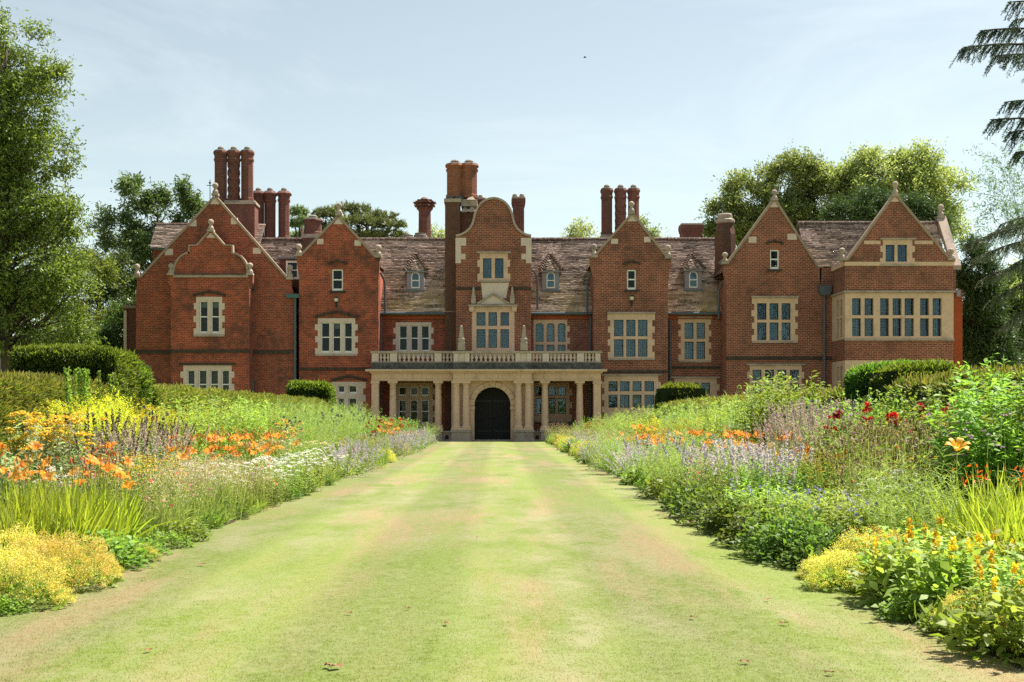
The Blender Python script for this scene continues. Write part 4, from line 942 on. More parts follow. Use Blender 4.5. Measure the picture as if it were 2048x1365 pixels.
def rnd_perp(rng, D): return unit(np.cross(D, rng.normal(size=D.shape)))
def tree(name, label, cat, x, y, H, blobs, mat, leaf=0.13, nleaf=20000, trunk=.35, z_fork=.3, seed=1, lean=0, per=14, spl=.9, subs=26, group=None, droop=.15, aspect=.62, shell=.55, mat2=None, limbs=True, subr=.30):
    """blobs: (dx, dy, z, rx, ry, rz) big masses of the crown; each is filled with many small sprays set round sub-clumps"""
    rng = np.random.default_rng(seed)
    root = empty(name, (x, y, 0)); tag(root, label, cat, group)
    tb = MB()
    cz = sum(b[2] for b in blobs)/len(blobs); zf = H*z_fork
    n = 7; pts = [(lean*t*t*1.0+.15*math.sin(3*t+seed), .12*math.sin(4*t+seed*2), t*H*.86) for t in [i/n for i in range(n+1)]]
    tb.tube(pts, [trunk*(1.25 if i == 0 else 1)*(1-.88*i/n) for i in range(n+1)], 9)
    g = Geo(); vol = np.array([b[3]*b[4]*b[5] for b in blobs])**.67; vol = vol/vol.sum()
    for bi, b in enumerate(blobs):
        c = np.array(b[:3]); rad = np.array(b[3:6])
        k = max(3, int(subs*vol[bi]*len(blobs)))
        dirs = sph(rng, k, -.75); rr = rng.uniform(.45, .88, k)[:, None]
        sc = c+dirs*rad*rr; sr = rad.mean()*rng.uniform(subr*.6, subr*1.25, k)
        if limbs:
            for q in range(k):
                tz = min(max(zf, sc[q, 2]-np.hypot(sc[q, 0], sc[q, 1])*rng.uniform(.5, 1.0)), H*.8); t = tz/(H*.86)
                p0 = np.array([lean*t*t+.15*math.sin(3*t+seed), .12*math.sin(4*t+seed*2), tz]); p3 = sc[q]
                md = (p0+p3)/2+rng.normal(size=3)*.06*np.linalg.norm(p3-p0)+np.array([0, 0, -.03*np.linalg.norm(p3-p0)])
                r0 = trunk*(1-.88*t)*rng.uniform(.28, .5); tb.tube([tuple(p0), tuple(p0*.6+md*.4), tuple(md), tuple(md*.45+p3*.55), tuple(p3)], [r0, r0*.8, r0*.55, r0*.38, r0*.16], 5)
        ns = max(4, int(nleaf*vol[bi]/per))
        own = rng.integers(0, k, ns)
        d0 = sph(rng, ns, -1); r0 = rng.random(ns)**(1/2.2)
        P = sc[own]+d0*(sr[own]*r0)[:, None]*np.array([1.15, 1.15, .8])
        out = unit(unit((P-c)/rad)*.8+rng.normal(size=(ns, 3))*.6+np.array([0, 0, .15]))
        ln = rng.uniform(.5, 1.3, ns)*spl
        t = rng.random((ns, per))
        Q = P[:, None, :]+out[:, None, :]*(ln[:, None]*t)[:, :, None]; Q[:, :, 2] -= droop*(ln[:, None]*t*t)
        Q = Q+rng.normal(size=Q.shape)*leaf*.7
        D = unit(out[:, None, :]*.6+rng.normal(size=Q.shape)*.75+np.array([0, 0, -.2]))
        tint = np.clip(np.repeat(rng.normal(.45, .2, ns), per)+rng.normal(0, .2, ns*per), 0, 1)
        L = leaf*rng.uniform(.7, 1.3, ns*per)
        strips(g, rng, Q.reshape(-1, 3), D.reshape(-1, 3), L, L*aspect, 1, [.35, .55] if aspect > .3 else [.9, .3], 0, tint=tint, m=0)
        # fine twigs of the sprays
        sel = rng.random(ns) < .35
        strips(g, rng, P[sel]-out[sel]*.3, out[sel], ln[sel]+.3, leaf*.16, 1, [1, .4], droop*.5, tint=.3, m=1)
    tb.build('trunk', M['bark'], root, True)
    g.build('crown', [mat2 if mat2 else mat, M['bark']] if False else [mat, M['bark']], root)
    return root

def px_blobs(x0, y, lst, flat=.8):
    """crown masses given as photo ellipses (px, py, rx px, rz px[, dy]) standing at depth y"""
    s = (CAM_D+y)/FPX; out = []
    for q in lst:
        dy = q[4] if len(q) > 4 else 0
        out.append((PX(q[0], y)-x0, dy, PZ(q[1], y), q[2]*s, q[2]*s*flat, q[3]*s))
    return out

# tall loose birch-like tree by the far end of the house
y = -3.0; x = PX(15, y)
tree('birch_tree', 'tall loose tree with small yellow-green leaves, taller than the house', 'tree', x, y, 24.5,
     px_blobs(x, y, [(20, 75, 62, 65), (75, 150, 50, 50), (-30, 130, 70, 90), (60, 200, 70, 80), (10, 300, 100, 80), (95, 310, 62, 70), (30, 420, 110, 80), (110, 440, 50, 60), (-60, 300, 100, 120), (40, 540, 125, 80), (130, 560, 65, 45, -1), (20, 650, 140, 80), (-80, 520, 110, 140), (110, 660, 70, 50)]),
     LF['lime_tree'], .15, 88000, .42, .2, 3, per=11, spl=.95, subs=18, droop=.08, subr=.36, aspect=.85)
x = PX(-150, 6)
tree('oak_tree', 'dark leafy oak behind the tall loose yellow-green tree', 'tree', x, 6, 20, px_blobs(x, 6, [(-60, 420, 150, 150), (40, 520, 120, 140), (60, 640, 120, 80)]), LF['dark'], .2, 24000, .5, .2, 5, subs=14)
# oak seen over the western roof
y = 26; x = PX(318, y)
tree('oak_tree', 'rounded oak with dark open crown behind the roof of the widest gable', 'tree', x, y, 20.5,
     px_blobs(x, y, [(265, 395, 60, 40), (345, 400, 55, 42), (240, 470, 65, 55), (310, 500, 75, 55), (390, 450, 45, 38), (215, 570, 55, 55), (290, 590, 60, 60)]),
     LF['oak'], .21, 27000, .42, .25, 9, per=9, spl=.7, subs=16, subr=.28, aspect=.8)
y = 16; x = PX(195, y)
tree('maple_tree', 'shaded broad maple between the birch and the end wall of the house', 'tree', x, y, 13.5,
     px_blobs(x, y, [(170, 560, 60, 60), (225, 630, 55, 60), (150, 660, 75, 60), (250, 560, 35, 40)]), LF['dark'], .2, 20000, .3, .2, 13, subs=12)
y = 12; x = PX(170, y)
tree('hazel_shrub', 'yellowish shrub spray leaning out beside the shaded maple', 'shrub', x, y, 9.5, px_blobs(x, y, [(190, 540, 45, 22), (150, 520, 40, 25), (215, 640, 40, 30)]), LF['lime_tree'], .17, 5200, .1, .2, 15, subs=8)
# pines beyond the main roof
def pine(name, label, x, y, H, pads, seed):
    rng = np.random.default_rng(seed); root = empty(name, (x, y, 0)); tag(root, label, 'tree', 'pines beyond the main roof')
    s = (CAM_D+y)/FPX; tb = MB(); zt = max(PZ(p[1], y) for p in pads)
    tb.tube([(0, 0, 0), (.1, 0, zt*.4), (-.1, 0, zt*.75), (0, 0, zt*.95)], [.45, .36, .26, .1], 8); g = Geo()
    for px, py, rx, rz in pads:
        c = np.array([PX(px, y)-x, rng.uniform(-1.5, 1.5), PZ(py, y)]); rad = np.array([rx*s, rx*s*.8, rz*s])
        tb.tube([(0, 0, c[2]*.72), tuple(c*np.array([.5, .5, .9])), tuple(c)], [.2, .12, .05], 6)
        n = int(170*rad[0]*rad[2])+40; P = c+sph(rng, n, -.6)*rad*(rng.random(n)**.4)[:, None]
        for P_ in (P,):
            K = 12; A = unit(np.stack([rng.normal(size=n), rng.normal(size=n), rng.uniform(.1, 1.2, n)], 1))
            D = unit(A[:, None, :]+rng.normal(size=(n, K, 3))*.55); PP = np.repeat(P_, K, 0)
            strips(g, rng, PP, D.reshape(-1, 3), rng.uniform(.22, .42, n*K), .055, 1, [1, .35], tint=np.clip(np.repeat(rng.normal(.45, .25, n), K), 0, 1))
        for k in range(6):
            q = c+sph(rng, 1, -.3)[0]*rad*.8; tb.tube([tuple(c), tuple((c+q)/2+np.array([0, 0, -.1])), tuple(q)], [.06, .04, .02], 4)
    tb.build('trunk', M['bark'], root, True); g.build('crown', LF['pine'], root)
pine('pine_tree', 'spreading flat-topped pine rising beyond the ridge beside the second gable', PX(735, 30), 30, 17,
     [(700, 415, 42, 9), (660, 435, 35, 12), (745, 430, 50, 12), (720, 450, 60, 14), (785, 455, 35, 10), (700, 470, 55, 12), (770, 474, 50, 10), (650, 462, 25, 12)], 21)
pine('pine_tree', 'smaller ragged pine seen between the chimneys left of the second gable', PX(605, 34), 34, 17, [(598, 428, 20, 12), (615, 450, 18, 12), (600, 470, 25, 10), (592, 452, 14, 10)], 22)
for i, (px, pt, w_, hh, mt, lab, y) in enumerate(((868, 460, 26, 22, 'maple_yellow', 'bright yellow-green treetop peeping over the ridge beside the star-capped chimney', 30),
                                    (1168, 452, 32, 30, 'maple_yellow', 'thin yellow-green treetop over the ridge beside the three octagonal chimneys', 30),
                                    (1292, 445, 34, 32, 'oak_pale', 'green treetop over the ridge right behind the gable with the lantern', 34))):
    x = PX(px, y); tree('ash_tree', lab, 'tree', x, y, PZ(pt, y), px_blobs(x, y, [(px, pt+hh, w_, hh), (px-w_*.7, pt+hh*1.7, w_*.8, hh*.7), (px+w_*.6, pt+hh*1.8, w_*.8, hh*.8)]), LF[mt], .2, 5200, .25, .35, 30+i, subs=8, spl=.9)
# big trees behind the eastern gables
y = 24; x = PX(1560, y)
tree('oak_tree', 'big round green tree behind the roofs between two right-hand gables'.replace('right-hand ', ''), 'tree', x, y, 20.5,
     px_blobs(x, y, [(1575, 362, 75, 50), (1500, 400, 60, 48), (1630, 400, 60, 60), (1450, 440, 42, 40), (1540, 450, 80, 50), (1620, 470, 60, 50), (1660, 380, 50, 55), (1500, 460, 60, 45)]),
     LF['oak_pale'], .19, 50000, .5, .25, 41, per=10, spl=.9, subs=20, subr=.28, aspect=.8)
y = 22; x = PX(1800, y)
tree('maple_tree', 'wide yellow-green tree spreading behind the gable over the big bay', 'tree', x, y, 21,
     px_blobs(x, y, [(1760, 340, 75, 40), (1840, 350, 75, 50), (1700, 370, 50, 42), (1890, 400, 50, 55), (1780, 400, 90, 40), (1870, 450, 55, 45), (1800, 350, 60, 50), (1720, 420, 60, 50)]),
     LF['maple_yellow'], .18, 44000, .5, .25, 43, per=10, spl=1.1, subs=18, subr=.28, aspect=.8)
y = 15; x = PX(1745, y)
tree('yew_tree', 'dark upright yew just behind the roof ridge of the eastern wing', 'tree', x, y, 15.5,
     px_blobs(x, y, [(1690, 440, 38, 45), (1740, 420, 40, 60), (1800, 430, 42, 50), (1850, 440, 35, 50)]), LF['yew'], .3, 20000, .4, .1, 45, aspect=.2, spl=.9, subs=10, droop=.4)
y = 7; x = PX(1958, y)
tree('yew_tree', 'dark dense yew standing right against the end of the big bay', 'tree', x, y, 11.5,
     px_blobs(x, y, [(1950, 540, 30, 60), (1965, 620, 42, 75), (1935, 650, 25, 50), (1950, 700, 32, 50), (1985, 700, 40, 50)]), LF['yew'], .25, 34000, .3, .08, 47, aspect=.25, spl=.8, subs=12, droop=.3)
y = 18; x = PX(2030, y)
tree('lime_tree', 'shaggy mid-green tree beyond the low outbuilding', 'tree', x, y, 12, px_blobs(x, y, [(2010, 600, 45, 50), (2060, 580, 60, 60), (2030, 670, 65, 45), (2100, 650, 60, 60)]), LF['oak_pale'], .2, 30000, .3, .15, 49, subs=14, aspect=.8)
y = 12; x = PX(2045, y)
tree('larch_tree', 'thin wispy tree with bare twigs between the bay and the cedar', 'tree', x, y, 17,
     px_blobs(x, y, [(2010, 340, 50, 45), (2040, 400, 60, 55), (1985, 400, 38, 45), (2060, 470, 60, 45), (2000, 470, 30, 30)]), LF['oak'], .16, 5000, .16, .3, 51, aspect=.5, spl=2.0, subs=11, per=26, subr=.6)

# cedars: long horizontal limbs hung with needle sprays
def cedar(label, x, y, H, limbs, mat, seed, trunk=.5):
    rng = np.random.default_rng(seed); root = empty('cedar_tree', (x, y, 0)); tag(root, label, 'tree')
    tb = MB().tube([(0, 0, 0), (.1, 0, H*.5), (0, 0, H)], [trunk, trunk*.6, .08], 9); g = Geo()
    for (tip, z0) in limbs:
        tip = np.array(tip, float)-np.array([x, y, 0]); p0 = np.array([0, 0, z0]); L = np.linalg.norm(tip-p0)
        ctl = (p0+tip)/2+np.array([0, 0, L*.12])
        T = np.linspace(0, 1, 12)[:, None]; C = p0*(1-T)**2+ctl*2*T*(1-T)+tip*T*T
        tb.tube([tuple(c) for c in C], [.075*(1-.9*t)+.012 for t in np.linspace(0, 1, 12)], 5)
        ns = int(15*L); t = rng.uniform(.30, 1, ns)[:, None]
        B = p0*(1-t)**2+ctl*2*t*(1-t)+tip*t*t
        ax = unit(tip-ctl)[None]; sd = unit(np.cross(ax, [0, 0, 1.0]))
        SDir = unit(ax*rng.uniform(.3, 1.0, (ns, 1))+sd*rng.choice([-1, 1], (ns, 1))*rng.uniform(.1, .8, (ns, 1))+np.array([0, 0, -.6])*rng.uniform(0, 1.3, (ns, 1)))
        SL = rng.uniform(.35, 1.0, ns)*(1.15-.55*t[:, 0])
        K = 16; tt = np.linspace(.05, 1, K)[None, :, None]
        Q = B[:, None, :]+SDir[:, None, :]*SL[:, None, None]*tt; Q[:, :, 2] -= (SL[:, None]*.45*tt[:, :, 0]**2)
        strips(g, rng, B, SDir, SL, .018, 2, [1, .8, .4], .45, tint=.2)
        Dn = unit(SDir[:, None, None, :]*.55+rng.normal(size=(ns, K, 5, 3))*.6+np.array([0, 0, -.12]))
        PP = np.repeat(Q[:, :, None, :], 5, 2).reshape(-1, 3)
        strips(g, rng, PP, Dn.reshape(-1, 3), rng.uniform(.045, .10, len(PP)), .022, 1, [1, .4], .1, tint=np.clip(np.repeat(rng.normal(.4, .25, ns), K*5), 0, 1))
    tb.build('trunk', M['bark'], root, True); g.build('crown', mat, root); return root
yc = -27.0; xt = PX(2260, yc)
def T3(px, py, dy=0): return (PX(px, yc+dy), yc+dy, PZ(py, yc+dy))
cedar('dark cedar with long drooping boughs reaching in over the flower border', xt, yc, 17,
      [(T3(1928, 95), 13.6), (T3(1960, 62, 1.5), 14.2), (T3(1990, 112, -1), 13.2), (T3(2015, 5, 1), 15.2), (T3(2030, 40, -2), 14.6), (T3(1980, 240), 11.0), (T3(2008, 205, 2), 11.9), (T3(2018, 265, -1), 10.8), (T3(2030, 305, 1), 10.2),
       (T3(2120, 120, 3), 13.0), (T3(2110, 240, -3), 11.2)], LF['cedar'], 61)
for i_, (px, lab) in enumerate(((1945, 'dark shrub filling the gap between the big bay and the blue cedar'), (2020, 'broad dark shrub beyond the low outbuilding roof'), (2095, 'dark shrub under the blue cedar at the picture edge'), (268, 'dark shrub against the far end wall of the house'), (215, 'dark shrub behind the large yew block'))):
    y = 18 if px > 900 else 9; x = PX(px, y)
    tree('holly_shrub', lab, 'shrub', x, y, 7, px_blobs(x, y, [(px-18, 690, 40, 50), (px+20, 650, 45, 60), (px, 740, 60, 60)]), LF['dark'], .2, 7000, .15, .15, 90+i_, subs=9)
yc = 2.0; xt = PX(2150, yc)
cedar('pale blue cedar with layered sweeping boughs beyond the end of the house', xt, yc, 13.5,
      [(T3(1925, 492), 12.4), (T3(1945, 520, -2), 11.6), (T3(1975, 470, 1), 12.8), (T3(2000, 450, -1), 12.9), (T3(1960, 560, 2), 10.5), (T3(1985, 600, -2), 9.6), (T3(2010, 540, -3), 11.0), (T3(2030, 490, -3), 12.3), (T3(2020, 640, -3), 8.4), (T3(2060, 580, -4), 10), (T3(1995, 660, 0), 7.6), (T3(2050, 680, -4), 7)],
      LF['cedar_pale'], 62, .6)

# ---- clipped hedges
def hedge(label, x0, x1, y0, y1, h, dens, leaf, seed, group=None, rnd=.12, tip=.25, name='yew_hedge', faces='FBLRT', mats=None):
    rng = np.random.default_rng(seed); root = empty(name, ((x0+x1)/2, (y0+y1)/2, 0)); tag(root, label, 'hedge', group)
    cx, cy2 = (x0+x1)/2, (y0+y1)/2; hx, hy = (x1-x0)/2, (y1-y0)/2
    i_ = .07; MB().box(-hx+i_, -hy+i_, 0, hx-i_, hy-i_, h-i_).build('inner_growth', LF['hedge_core'], root)
    g = Geo()
    for f in faces:
        if f in 'FB': A = 2*hx*h; n = int(A*dens); u = rng.uniform(-hx, hx, n); v = rng.uniform(0.05, h, n); s = -1 if f == 'F' else 1; P = np.stack([u, np.full(n, s*hy), v], 1); Nn = np.array([0, s, 0.])
        elif f in 'LR': A = 2*hy*h; n = int(A*dens); u = rng.uniform(-hy, hy, n); v = rng.uniform(0.05, h, n); s = -1 if f == 'L' else 1; P = np.stack([np.full(n, s*hx), u, v], 1); Nn = np.array([s, 0., 0])
        else: A = 4*hx*hy; n = int(A*dens*1.15); P = np.stack([rng.uniform(-hx, hx, n), rng.uniform(-hy, hy, n), np.full(n, h)], 1); Nn = np.array([0, 0, 1.])
        # round the edges and let the clipped face undulate
        Q = P.copy(); lim = np.array([hx, hy, h])-rnd; cl = np.clip(Q, [-lim[0], -lim[1], -9], lim); dl = Q-cl; ln = np.linalg.norm(dl, axis=1, keepdims=True)
        Q = np.where(ln > rnd, cl+dl/np.maximum(ln, 1e-6)*rnd, Q)
        und = .05*np.sin(Q[:, 0]*2.3+seed)*np.sin(Q[:, 1]*1.7+1)+.04*np.sin(Q[:, 2]*3.1+Q[:, 0]*1.3)
        Q += Nn*(und+rng.normal(0, .03, n)-.01)[:, None]
        D = unit(Nn*rng.uniform(.25, 1.0, (n, 1))+rng.normal(size=(n, 3))*.55+np.array([0, 0, .25]))
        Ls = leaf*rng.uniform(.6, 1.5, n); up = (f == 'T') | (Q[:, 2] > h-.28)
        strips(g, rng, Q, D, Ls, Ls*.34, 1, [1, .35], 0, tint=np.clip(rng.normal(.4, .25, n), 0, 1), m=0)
        tsel = rng.random(n) < np.where(up, min(.8, tip*3), tip*(2.2 if f in 'RT' else .10))  # bright tips crowd top rim and sunward face: sunlight painted into leaf colour
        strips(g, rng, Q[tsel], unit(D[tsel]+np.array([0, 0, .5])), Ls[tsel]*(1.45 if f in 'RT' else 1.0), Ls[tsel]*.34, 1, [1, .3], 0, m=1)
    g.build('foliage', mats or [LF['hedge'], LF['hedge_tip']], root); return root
GH = 'clipped yew blocks standing behind the borders'
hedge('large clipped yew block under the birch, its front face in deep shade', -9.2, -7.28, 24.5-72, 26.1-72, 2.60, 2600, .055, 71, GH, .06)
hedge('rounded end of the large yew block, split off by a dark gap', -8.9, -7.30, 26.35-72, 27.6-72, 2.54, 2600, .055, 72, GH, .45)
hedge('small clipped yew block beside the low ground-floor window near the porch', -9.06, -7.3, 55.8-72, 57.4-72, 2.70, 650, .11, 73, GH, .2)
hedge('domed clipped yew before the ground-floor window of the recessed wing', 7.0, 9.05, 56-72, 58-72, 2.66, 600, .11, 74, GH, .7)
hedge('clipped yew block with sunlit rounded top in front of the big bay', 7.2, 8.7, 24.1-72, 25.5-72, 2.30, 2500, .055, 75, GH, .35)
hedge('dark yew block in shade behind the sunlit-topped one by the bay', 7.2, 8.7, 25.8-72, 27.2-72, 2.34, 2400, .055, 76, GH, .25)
GL = 'long low hedges closing the back of the borders'
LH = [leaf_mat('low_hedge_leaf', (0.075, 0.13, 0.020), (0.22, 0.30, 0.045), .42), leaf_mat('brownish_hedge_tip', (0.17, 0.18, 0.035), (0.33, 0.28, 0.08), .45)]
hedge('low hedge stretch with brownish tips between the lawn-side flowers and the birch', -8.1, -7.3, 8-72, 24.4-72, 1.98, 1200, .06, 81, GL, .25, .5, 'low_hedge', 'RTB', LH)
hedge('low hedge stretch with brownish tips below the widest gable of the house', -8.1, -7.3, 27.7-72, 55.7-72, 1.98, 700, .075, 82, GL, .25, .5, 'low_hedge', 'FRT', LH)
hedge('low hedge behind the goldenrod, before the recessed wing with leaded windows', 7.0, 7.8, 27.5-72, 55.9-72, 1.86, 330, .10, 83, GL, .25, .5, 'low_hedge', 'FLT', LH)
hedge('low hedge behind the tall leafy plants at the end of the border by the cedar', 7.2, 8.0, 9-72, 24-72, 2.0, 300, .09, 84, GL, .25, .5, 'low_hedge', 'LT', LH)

# ================================================================== flower borders
PL_ = {}
def lm(n, a, b, tr=.45, **k): LF[n] = leaf_mat(n, a, b, tr, **k)
lm('fresh_leaf', (0.115, 0.19, 0.030), (0.32, 0.44, 0.095), .5)
lm('bright_leaf', (0.16, 0.24, 0.032), (0.42, 0.52, 0.125), .52)
lm('lime_blade', (0.22, 0.29, 0.025), (0.48, 0.55, 0.085), .55, hue=.015)
lm('deep_leaf', (0.065, 0.115, 0.022), (0.22, 0.31, 0.065), .48)
lm('grey_leaf', (0.17, 0.23, 0.10), (0.42, 0.49, 0.30), .42)
lm('feather_leaf', (0.20, 0.28, 0.06), (0.44, 0.53, 0.20), .5)
lm('straw_stem', (0.20, 0.20, 0.075), (0.38, 0.35, 0.17), .4)
lm('lady_mantle_froth', (0.58, 0.48, 0.085), (0.84, 0.71, 0.23), .42, hue=.02, val=.12)
lm('lily_orange', (0.78, 0.27, 0.030), (0.90, 0.48, 0.11), .42, hue=.008, val=.1, tc=(1.15, .95, .7))
lm('lily_bud', (0.42, 0.12, 0.03), (0.60, 0.26, 0.06), .3)
lm('lily_gold', (0.86, 0.42, 0.03), (0.93, 0.56, 0.08), .4, hue=.004, val=.05, tc=(1.1, 1, .7))
lm('yarrow_gold', (0.66, 0.42, 0.025), (0.86, 0.60, 0.07), .15, hue=.008, val=.08)
lm('goldenrod_plume', (0.56, 0.50, 0.035), (0.84, 0.74, 0.10), .5, val=.1)
lm('daisy_yellow', (0.72, 0.46, 0.02), (0.86, 0.60, 0.06), .4, hue=.01)
lm('brown_cone', (0.05, 0.025, 0.015), (0.11, 0.06, 0.03), .1)
lm('spire_blue', (0.12, 0.22, 0.55), (0.26, 0.38, 0.72), .3)
lm('mauve_spike', (0.30, 0.22, 0.25), (0.58, 0.48, 0.50), .4)
lm('brown_spike', (0.08, 0.05, 0.045), (0.20, 0.13, 0.11), .2)
lm('thistle_ball', (0.07, 0.085, 0.13), (0.17, 0.19, 0.26), .1)
lm('lavender_spike', (0.35, 0.31, 0.50), (0.62, 0.56, 0.75), .42)
lm('rose_red', (0.42, 0.012, 0.03), (0.66, 0.05, 0.075), .3, hue=.01)
lm('rose_pink', (0.62, 0.10, 0.16), (0.78, 0.25, 0.30), .3)
lm('white_flower', (0.66, 0.63, 0.60), (0.84, 0.82, 0.80), .35, hue=.0, tc=(1, 1, 1))
lm('pinkish_froth', (0.40, 0.34, 0.22), (0.66, 0.55, 0.44), .45)
lm('violet_flower', (0.30, 0.14, 0.38), (0.50, 0.30, 0.56), .35)
lm('blue_flower', (0.17, 0.17, 0.50), (0.34, 0.34, 0.68), .35)
lm('scarlet_flower', (0.70, 0.06, 0.01), (0.85, 0.16, 0.03), .35)
lm('pod_brown', (0.24, 0.22, 0.10), (0.48, 0.42, 0.24), .3)

def up_dirs(rng, n, spread): return unit(np.stack([rng.normal(size=n)*spread, rng.normal(size=n)*spread, np.ones(n)], 1))
def disc(rng, n, r, p=.5): a = rng.uniform(0, 2*np.pi, n); q = r*rng.random(n)**p; return np.stack([q*np.cos(a), q*np.sin(a), np.zeros(n)], 1)
def leafy_stems(g, rng, n, r, h, leaf, ratio, per, spread=.12, m=0, sm=0, h0=.08, stem=.008, top=True, droop=.25, ang=.45):
    B = disc(rng, n, r*.75); D = unit(up_dirs(rng, n, spread)+B*.35/max(r, .1)*.5); H = h*rng.uniform(.72, 1.05, n)*(1-.22*(np.linalg.norm(B, axis=1)/r)**2)
    strips(g, rng, B, D, H, stem, 2, [1, .8, .4], .05, tint=.25, m=sm)
    t = rng.uniform(h0, 1, (n, per))**.85
    P = B[:, None]+D[:, None]*(H[:, None]*t)[:, :, None]; P[:, :, 2] -= .05*H[:, None]*t*t
    a = rng.uniform(0, 2*np.pi, (n, per)); Dl = np.stack([np.cos(a), np.sin(a), rng.normal(ang, .3, (n, per))], 2)
    L = leaf*rng.uniform(.6, 1.25, (n, per))*(1.1-.45*t)
    strips(g, rng, P.reshape(-1, 3), Dl.reshape(-1, 3), L.ravel(), L.ravel()*ratio, 2, None, droop, tint=np.clip(.25+.45*t.ravel()+rng.normal(0, .2, n*per), 0, 1), m=m, flat=.8)
    return B+D*H[:, None]-np.array([0, 0, .05])*H[:, None], D
def mound(g, rng, n, r, h, leaf, ratio, m=0, segs=2, ang=.3, zmin=0.0):
    S = sph(rng, n, zmin); q = rng.uniform(.55, 1.02, n)[:, None]; P = S*q*np.array([r, r, h]); P[:, 2] = np.maximum(P[:, 2], .02)
    D = unit(S*np.array([1, 1, .6])+rng.normal(size=(n, 3))*.5+np.array([0, 0, ang]))
    L = leaf*rng.uniform(.6, 1.3, n)
    strips(g, rng, P, D, L, L*ratio, segs, None, .3, tint=np.clip(.2+.5*(P[:, 2]/h)+rng.normal(0, .2, n), 0, 1), m=m, flat=.7)
def spikes(g, rng, tips, dirs, length, width, per, m, fl=.014):
    n = len(tips); t = rng.random((n, per)); Ls = length*rng.uniform(.6, 1.2, n)
    P = tips[:, None]-dirs[:, None]*(Ls[:, None]*t)[:, :, None]
    o = rng.normal(size=(n, per, 3))*.5; o = unit(o)*(width*(.25+.75*t))[:, :, None]*.5
    D = unit(o+dirs[:, None]*.004+rng.normal(size=o.shape)*.003)
    strips(g, rng, (P+o*.6).reshape(-1, 3), D.reshape(-1, 3), fl*1.3, fl, 1, [1, .6], 0, m=m)
def umbel(g, rng, C, r, m, per=26, fl=.016, dome=.35):
    n = len(C); Q = disc(rng, n*per, 1.0).reshape(n, per, 3); rr = np.broadcast_to(r, (n,))
    z = (1-(Q[:, :, 0]**2+Q[:, :, 1]**2))*dome
    P = C[:, None]+np.stack([Q[:, :, 0]*rr[:, None], Q[:, :, 1]*rr[:, None], z*rr[:, None]], 2)
    D = rng.normal(size=(n*per, 3))*np.array([1, 1, .35])
    strips(g, rng, P.reshape(-1, 3), D, fl*1.2, fl, 1, [1, 1], 0, m=m, flat=.9)
def scatter_quads(g, rng, P, s, m, tint=None):
    strips(g, rng, P, rng.normal(size=P.shape), s*rng.uniform(.7, 1.3, len(P)), s, 1, [1, .8], 0, m=m, tint=tint)

# --- single blooms that are parts of their own
def lily_bloom(mat, s=1.0):
    rng = np.random.default_rng(5); g = Geo(); n = 6; a = np.arange(n)*np.pi/3
    R0 = np.stack([np.cos(a), np.sin(a), np.zeros(n)], 1); up = np.array([0, 0, 1.]); side = np.stack([-np.sin(a), np.cos(a), np.zeros(n)], 1)
    prof = [(.012, 0, .018), (.03, .035, .035), (.058, .062, .042), (.085, .066, .034), (.102, .05, .006)]
    V = np.empty((n, 5, 2, 3))
    for k, (r, z, w) in enumerate(prof):
        w = w*(1.15 if True else 1); ww = np.where(np.arange(n) % 2 == 0, w*1.15, w*.8)[:, None]
        V[:, k, 0] = R0*r+up*z-side*ww/2; V[:, k, 1] = R0*r+up*z+side*ww/2
    idx = np.arange(n)[:, None]*10
    F = np.stack([np.stack([idx[:, 0]+2*k, idx[:, 0]+2*k+1, idx[:, 0]+2*k+3, idx[:, 0]+2*k+2], 1) for k in range(4)], 1).reshape(-1, 4)
    g.add(V*s, F, np.tile([.9, .6, .35, .3], n)); strips(g, rng, np.zeros((6, 3)), up_dirs(rng, 6, .3), .07*s, .005, 1, [1, 1], 0, tint=.9)
    return g.mesh('lily_bloom', mat)
def rose_bloom(mat, name='rose_bloom'):
    rng = np.random.default_rng(6); g = Geo()
    for k in range(5):
        c = np.array([rng.normal()*.04, rng.normal()*.03, rng.normal()*.025]); n = 13; S = sph(rng, n, -.2)
        strips(g, rng, c+S*.014, unit(S+np.array([0, 0, .3])), .035, .042, 2, [.6, 1, .7], .15, flat=.6)
    return g.mesh(name, mat)
def thistle_globe():
    rng = np.random.default_rng(8); g = Geo(); S = sph(rng, 90)
    strips(g, rng, S*.010, S, .022, .011, 1, [1, .5], 0); return g.mesh('thistle_globe', LF['thistle_ball'])
BLOOM = {'lily': lily_bloom(LF['lily_orange']), 'lily_gold': lily_bloom(LF['lily_gold'], 1.25), 'rose': rose_bloom(LF['rose_red']), 'rose_pink': rose_bloom(LF['rose_pink']), 'globe': thistle_globe()}

KIND = {}
def kind(f): KIND[f.__name__] = f; return f
# each kind returns (foliage geo, foliage mats, blossom geo or None, blossom mats, [(bloom key, positions, size)])
@kind
def lady_mantle(rng):
    f, b = Geo(), Geo(); mound(f, rng, 200, .44, .30, .085, .95)
    n = 170; S = sph(rng, n, -.15); C = S*np.array([.43, .43, .50])*rng.uniform(.84, 1.05, (n, 1))*(1+.12*np.sin(S[:, :1]*7)*np.sin(S[:, 1:2]*6))+np.array([0, 0, .12])
    P = (C[:, None]+rng.normal(size=(n, 42, 3))*np.array([.034, .034, .026])).reshape(-1, 3); P[:, 2] = np.maximum(P[:, 2], .05)
    scatter_quads(b, rng, P, .0115, 0, np.clip(rng.normal(.5, .28, len(P)), 0, 1)); strips(f, rng, S*.15+np.array([0, 0, .05]), unit(C-S*.15), .36, .004, 1, [1, .6], 0, m=0)
    return f, ['bright_leaf'], b, ['lady_mantle_froth'], []
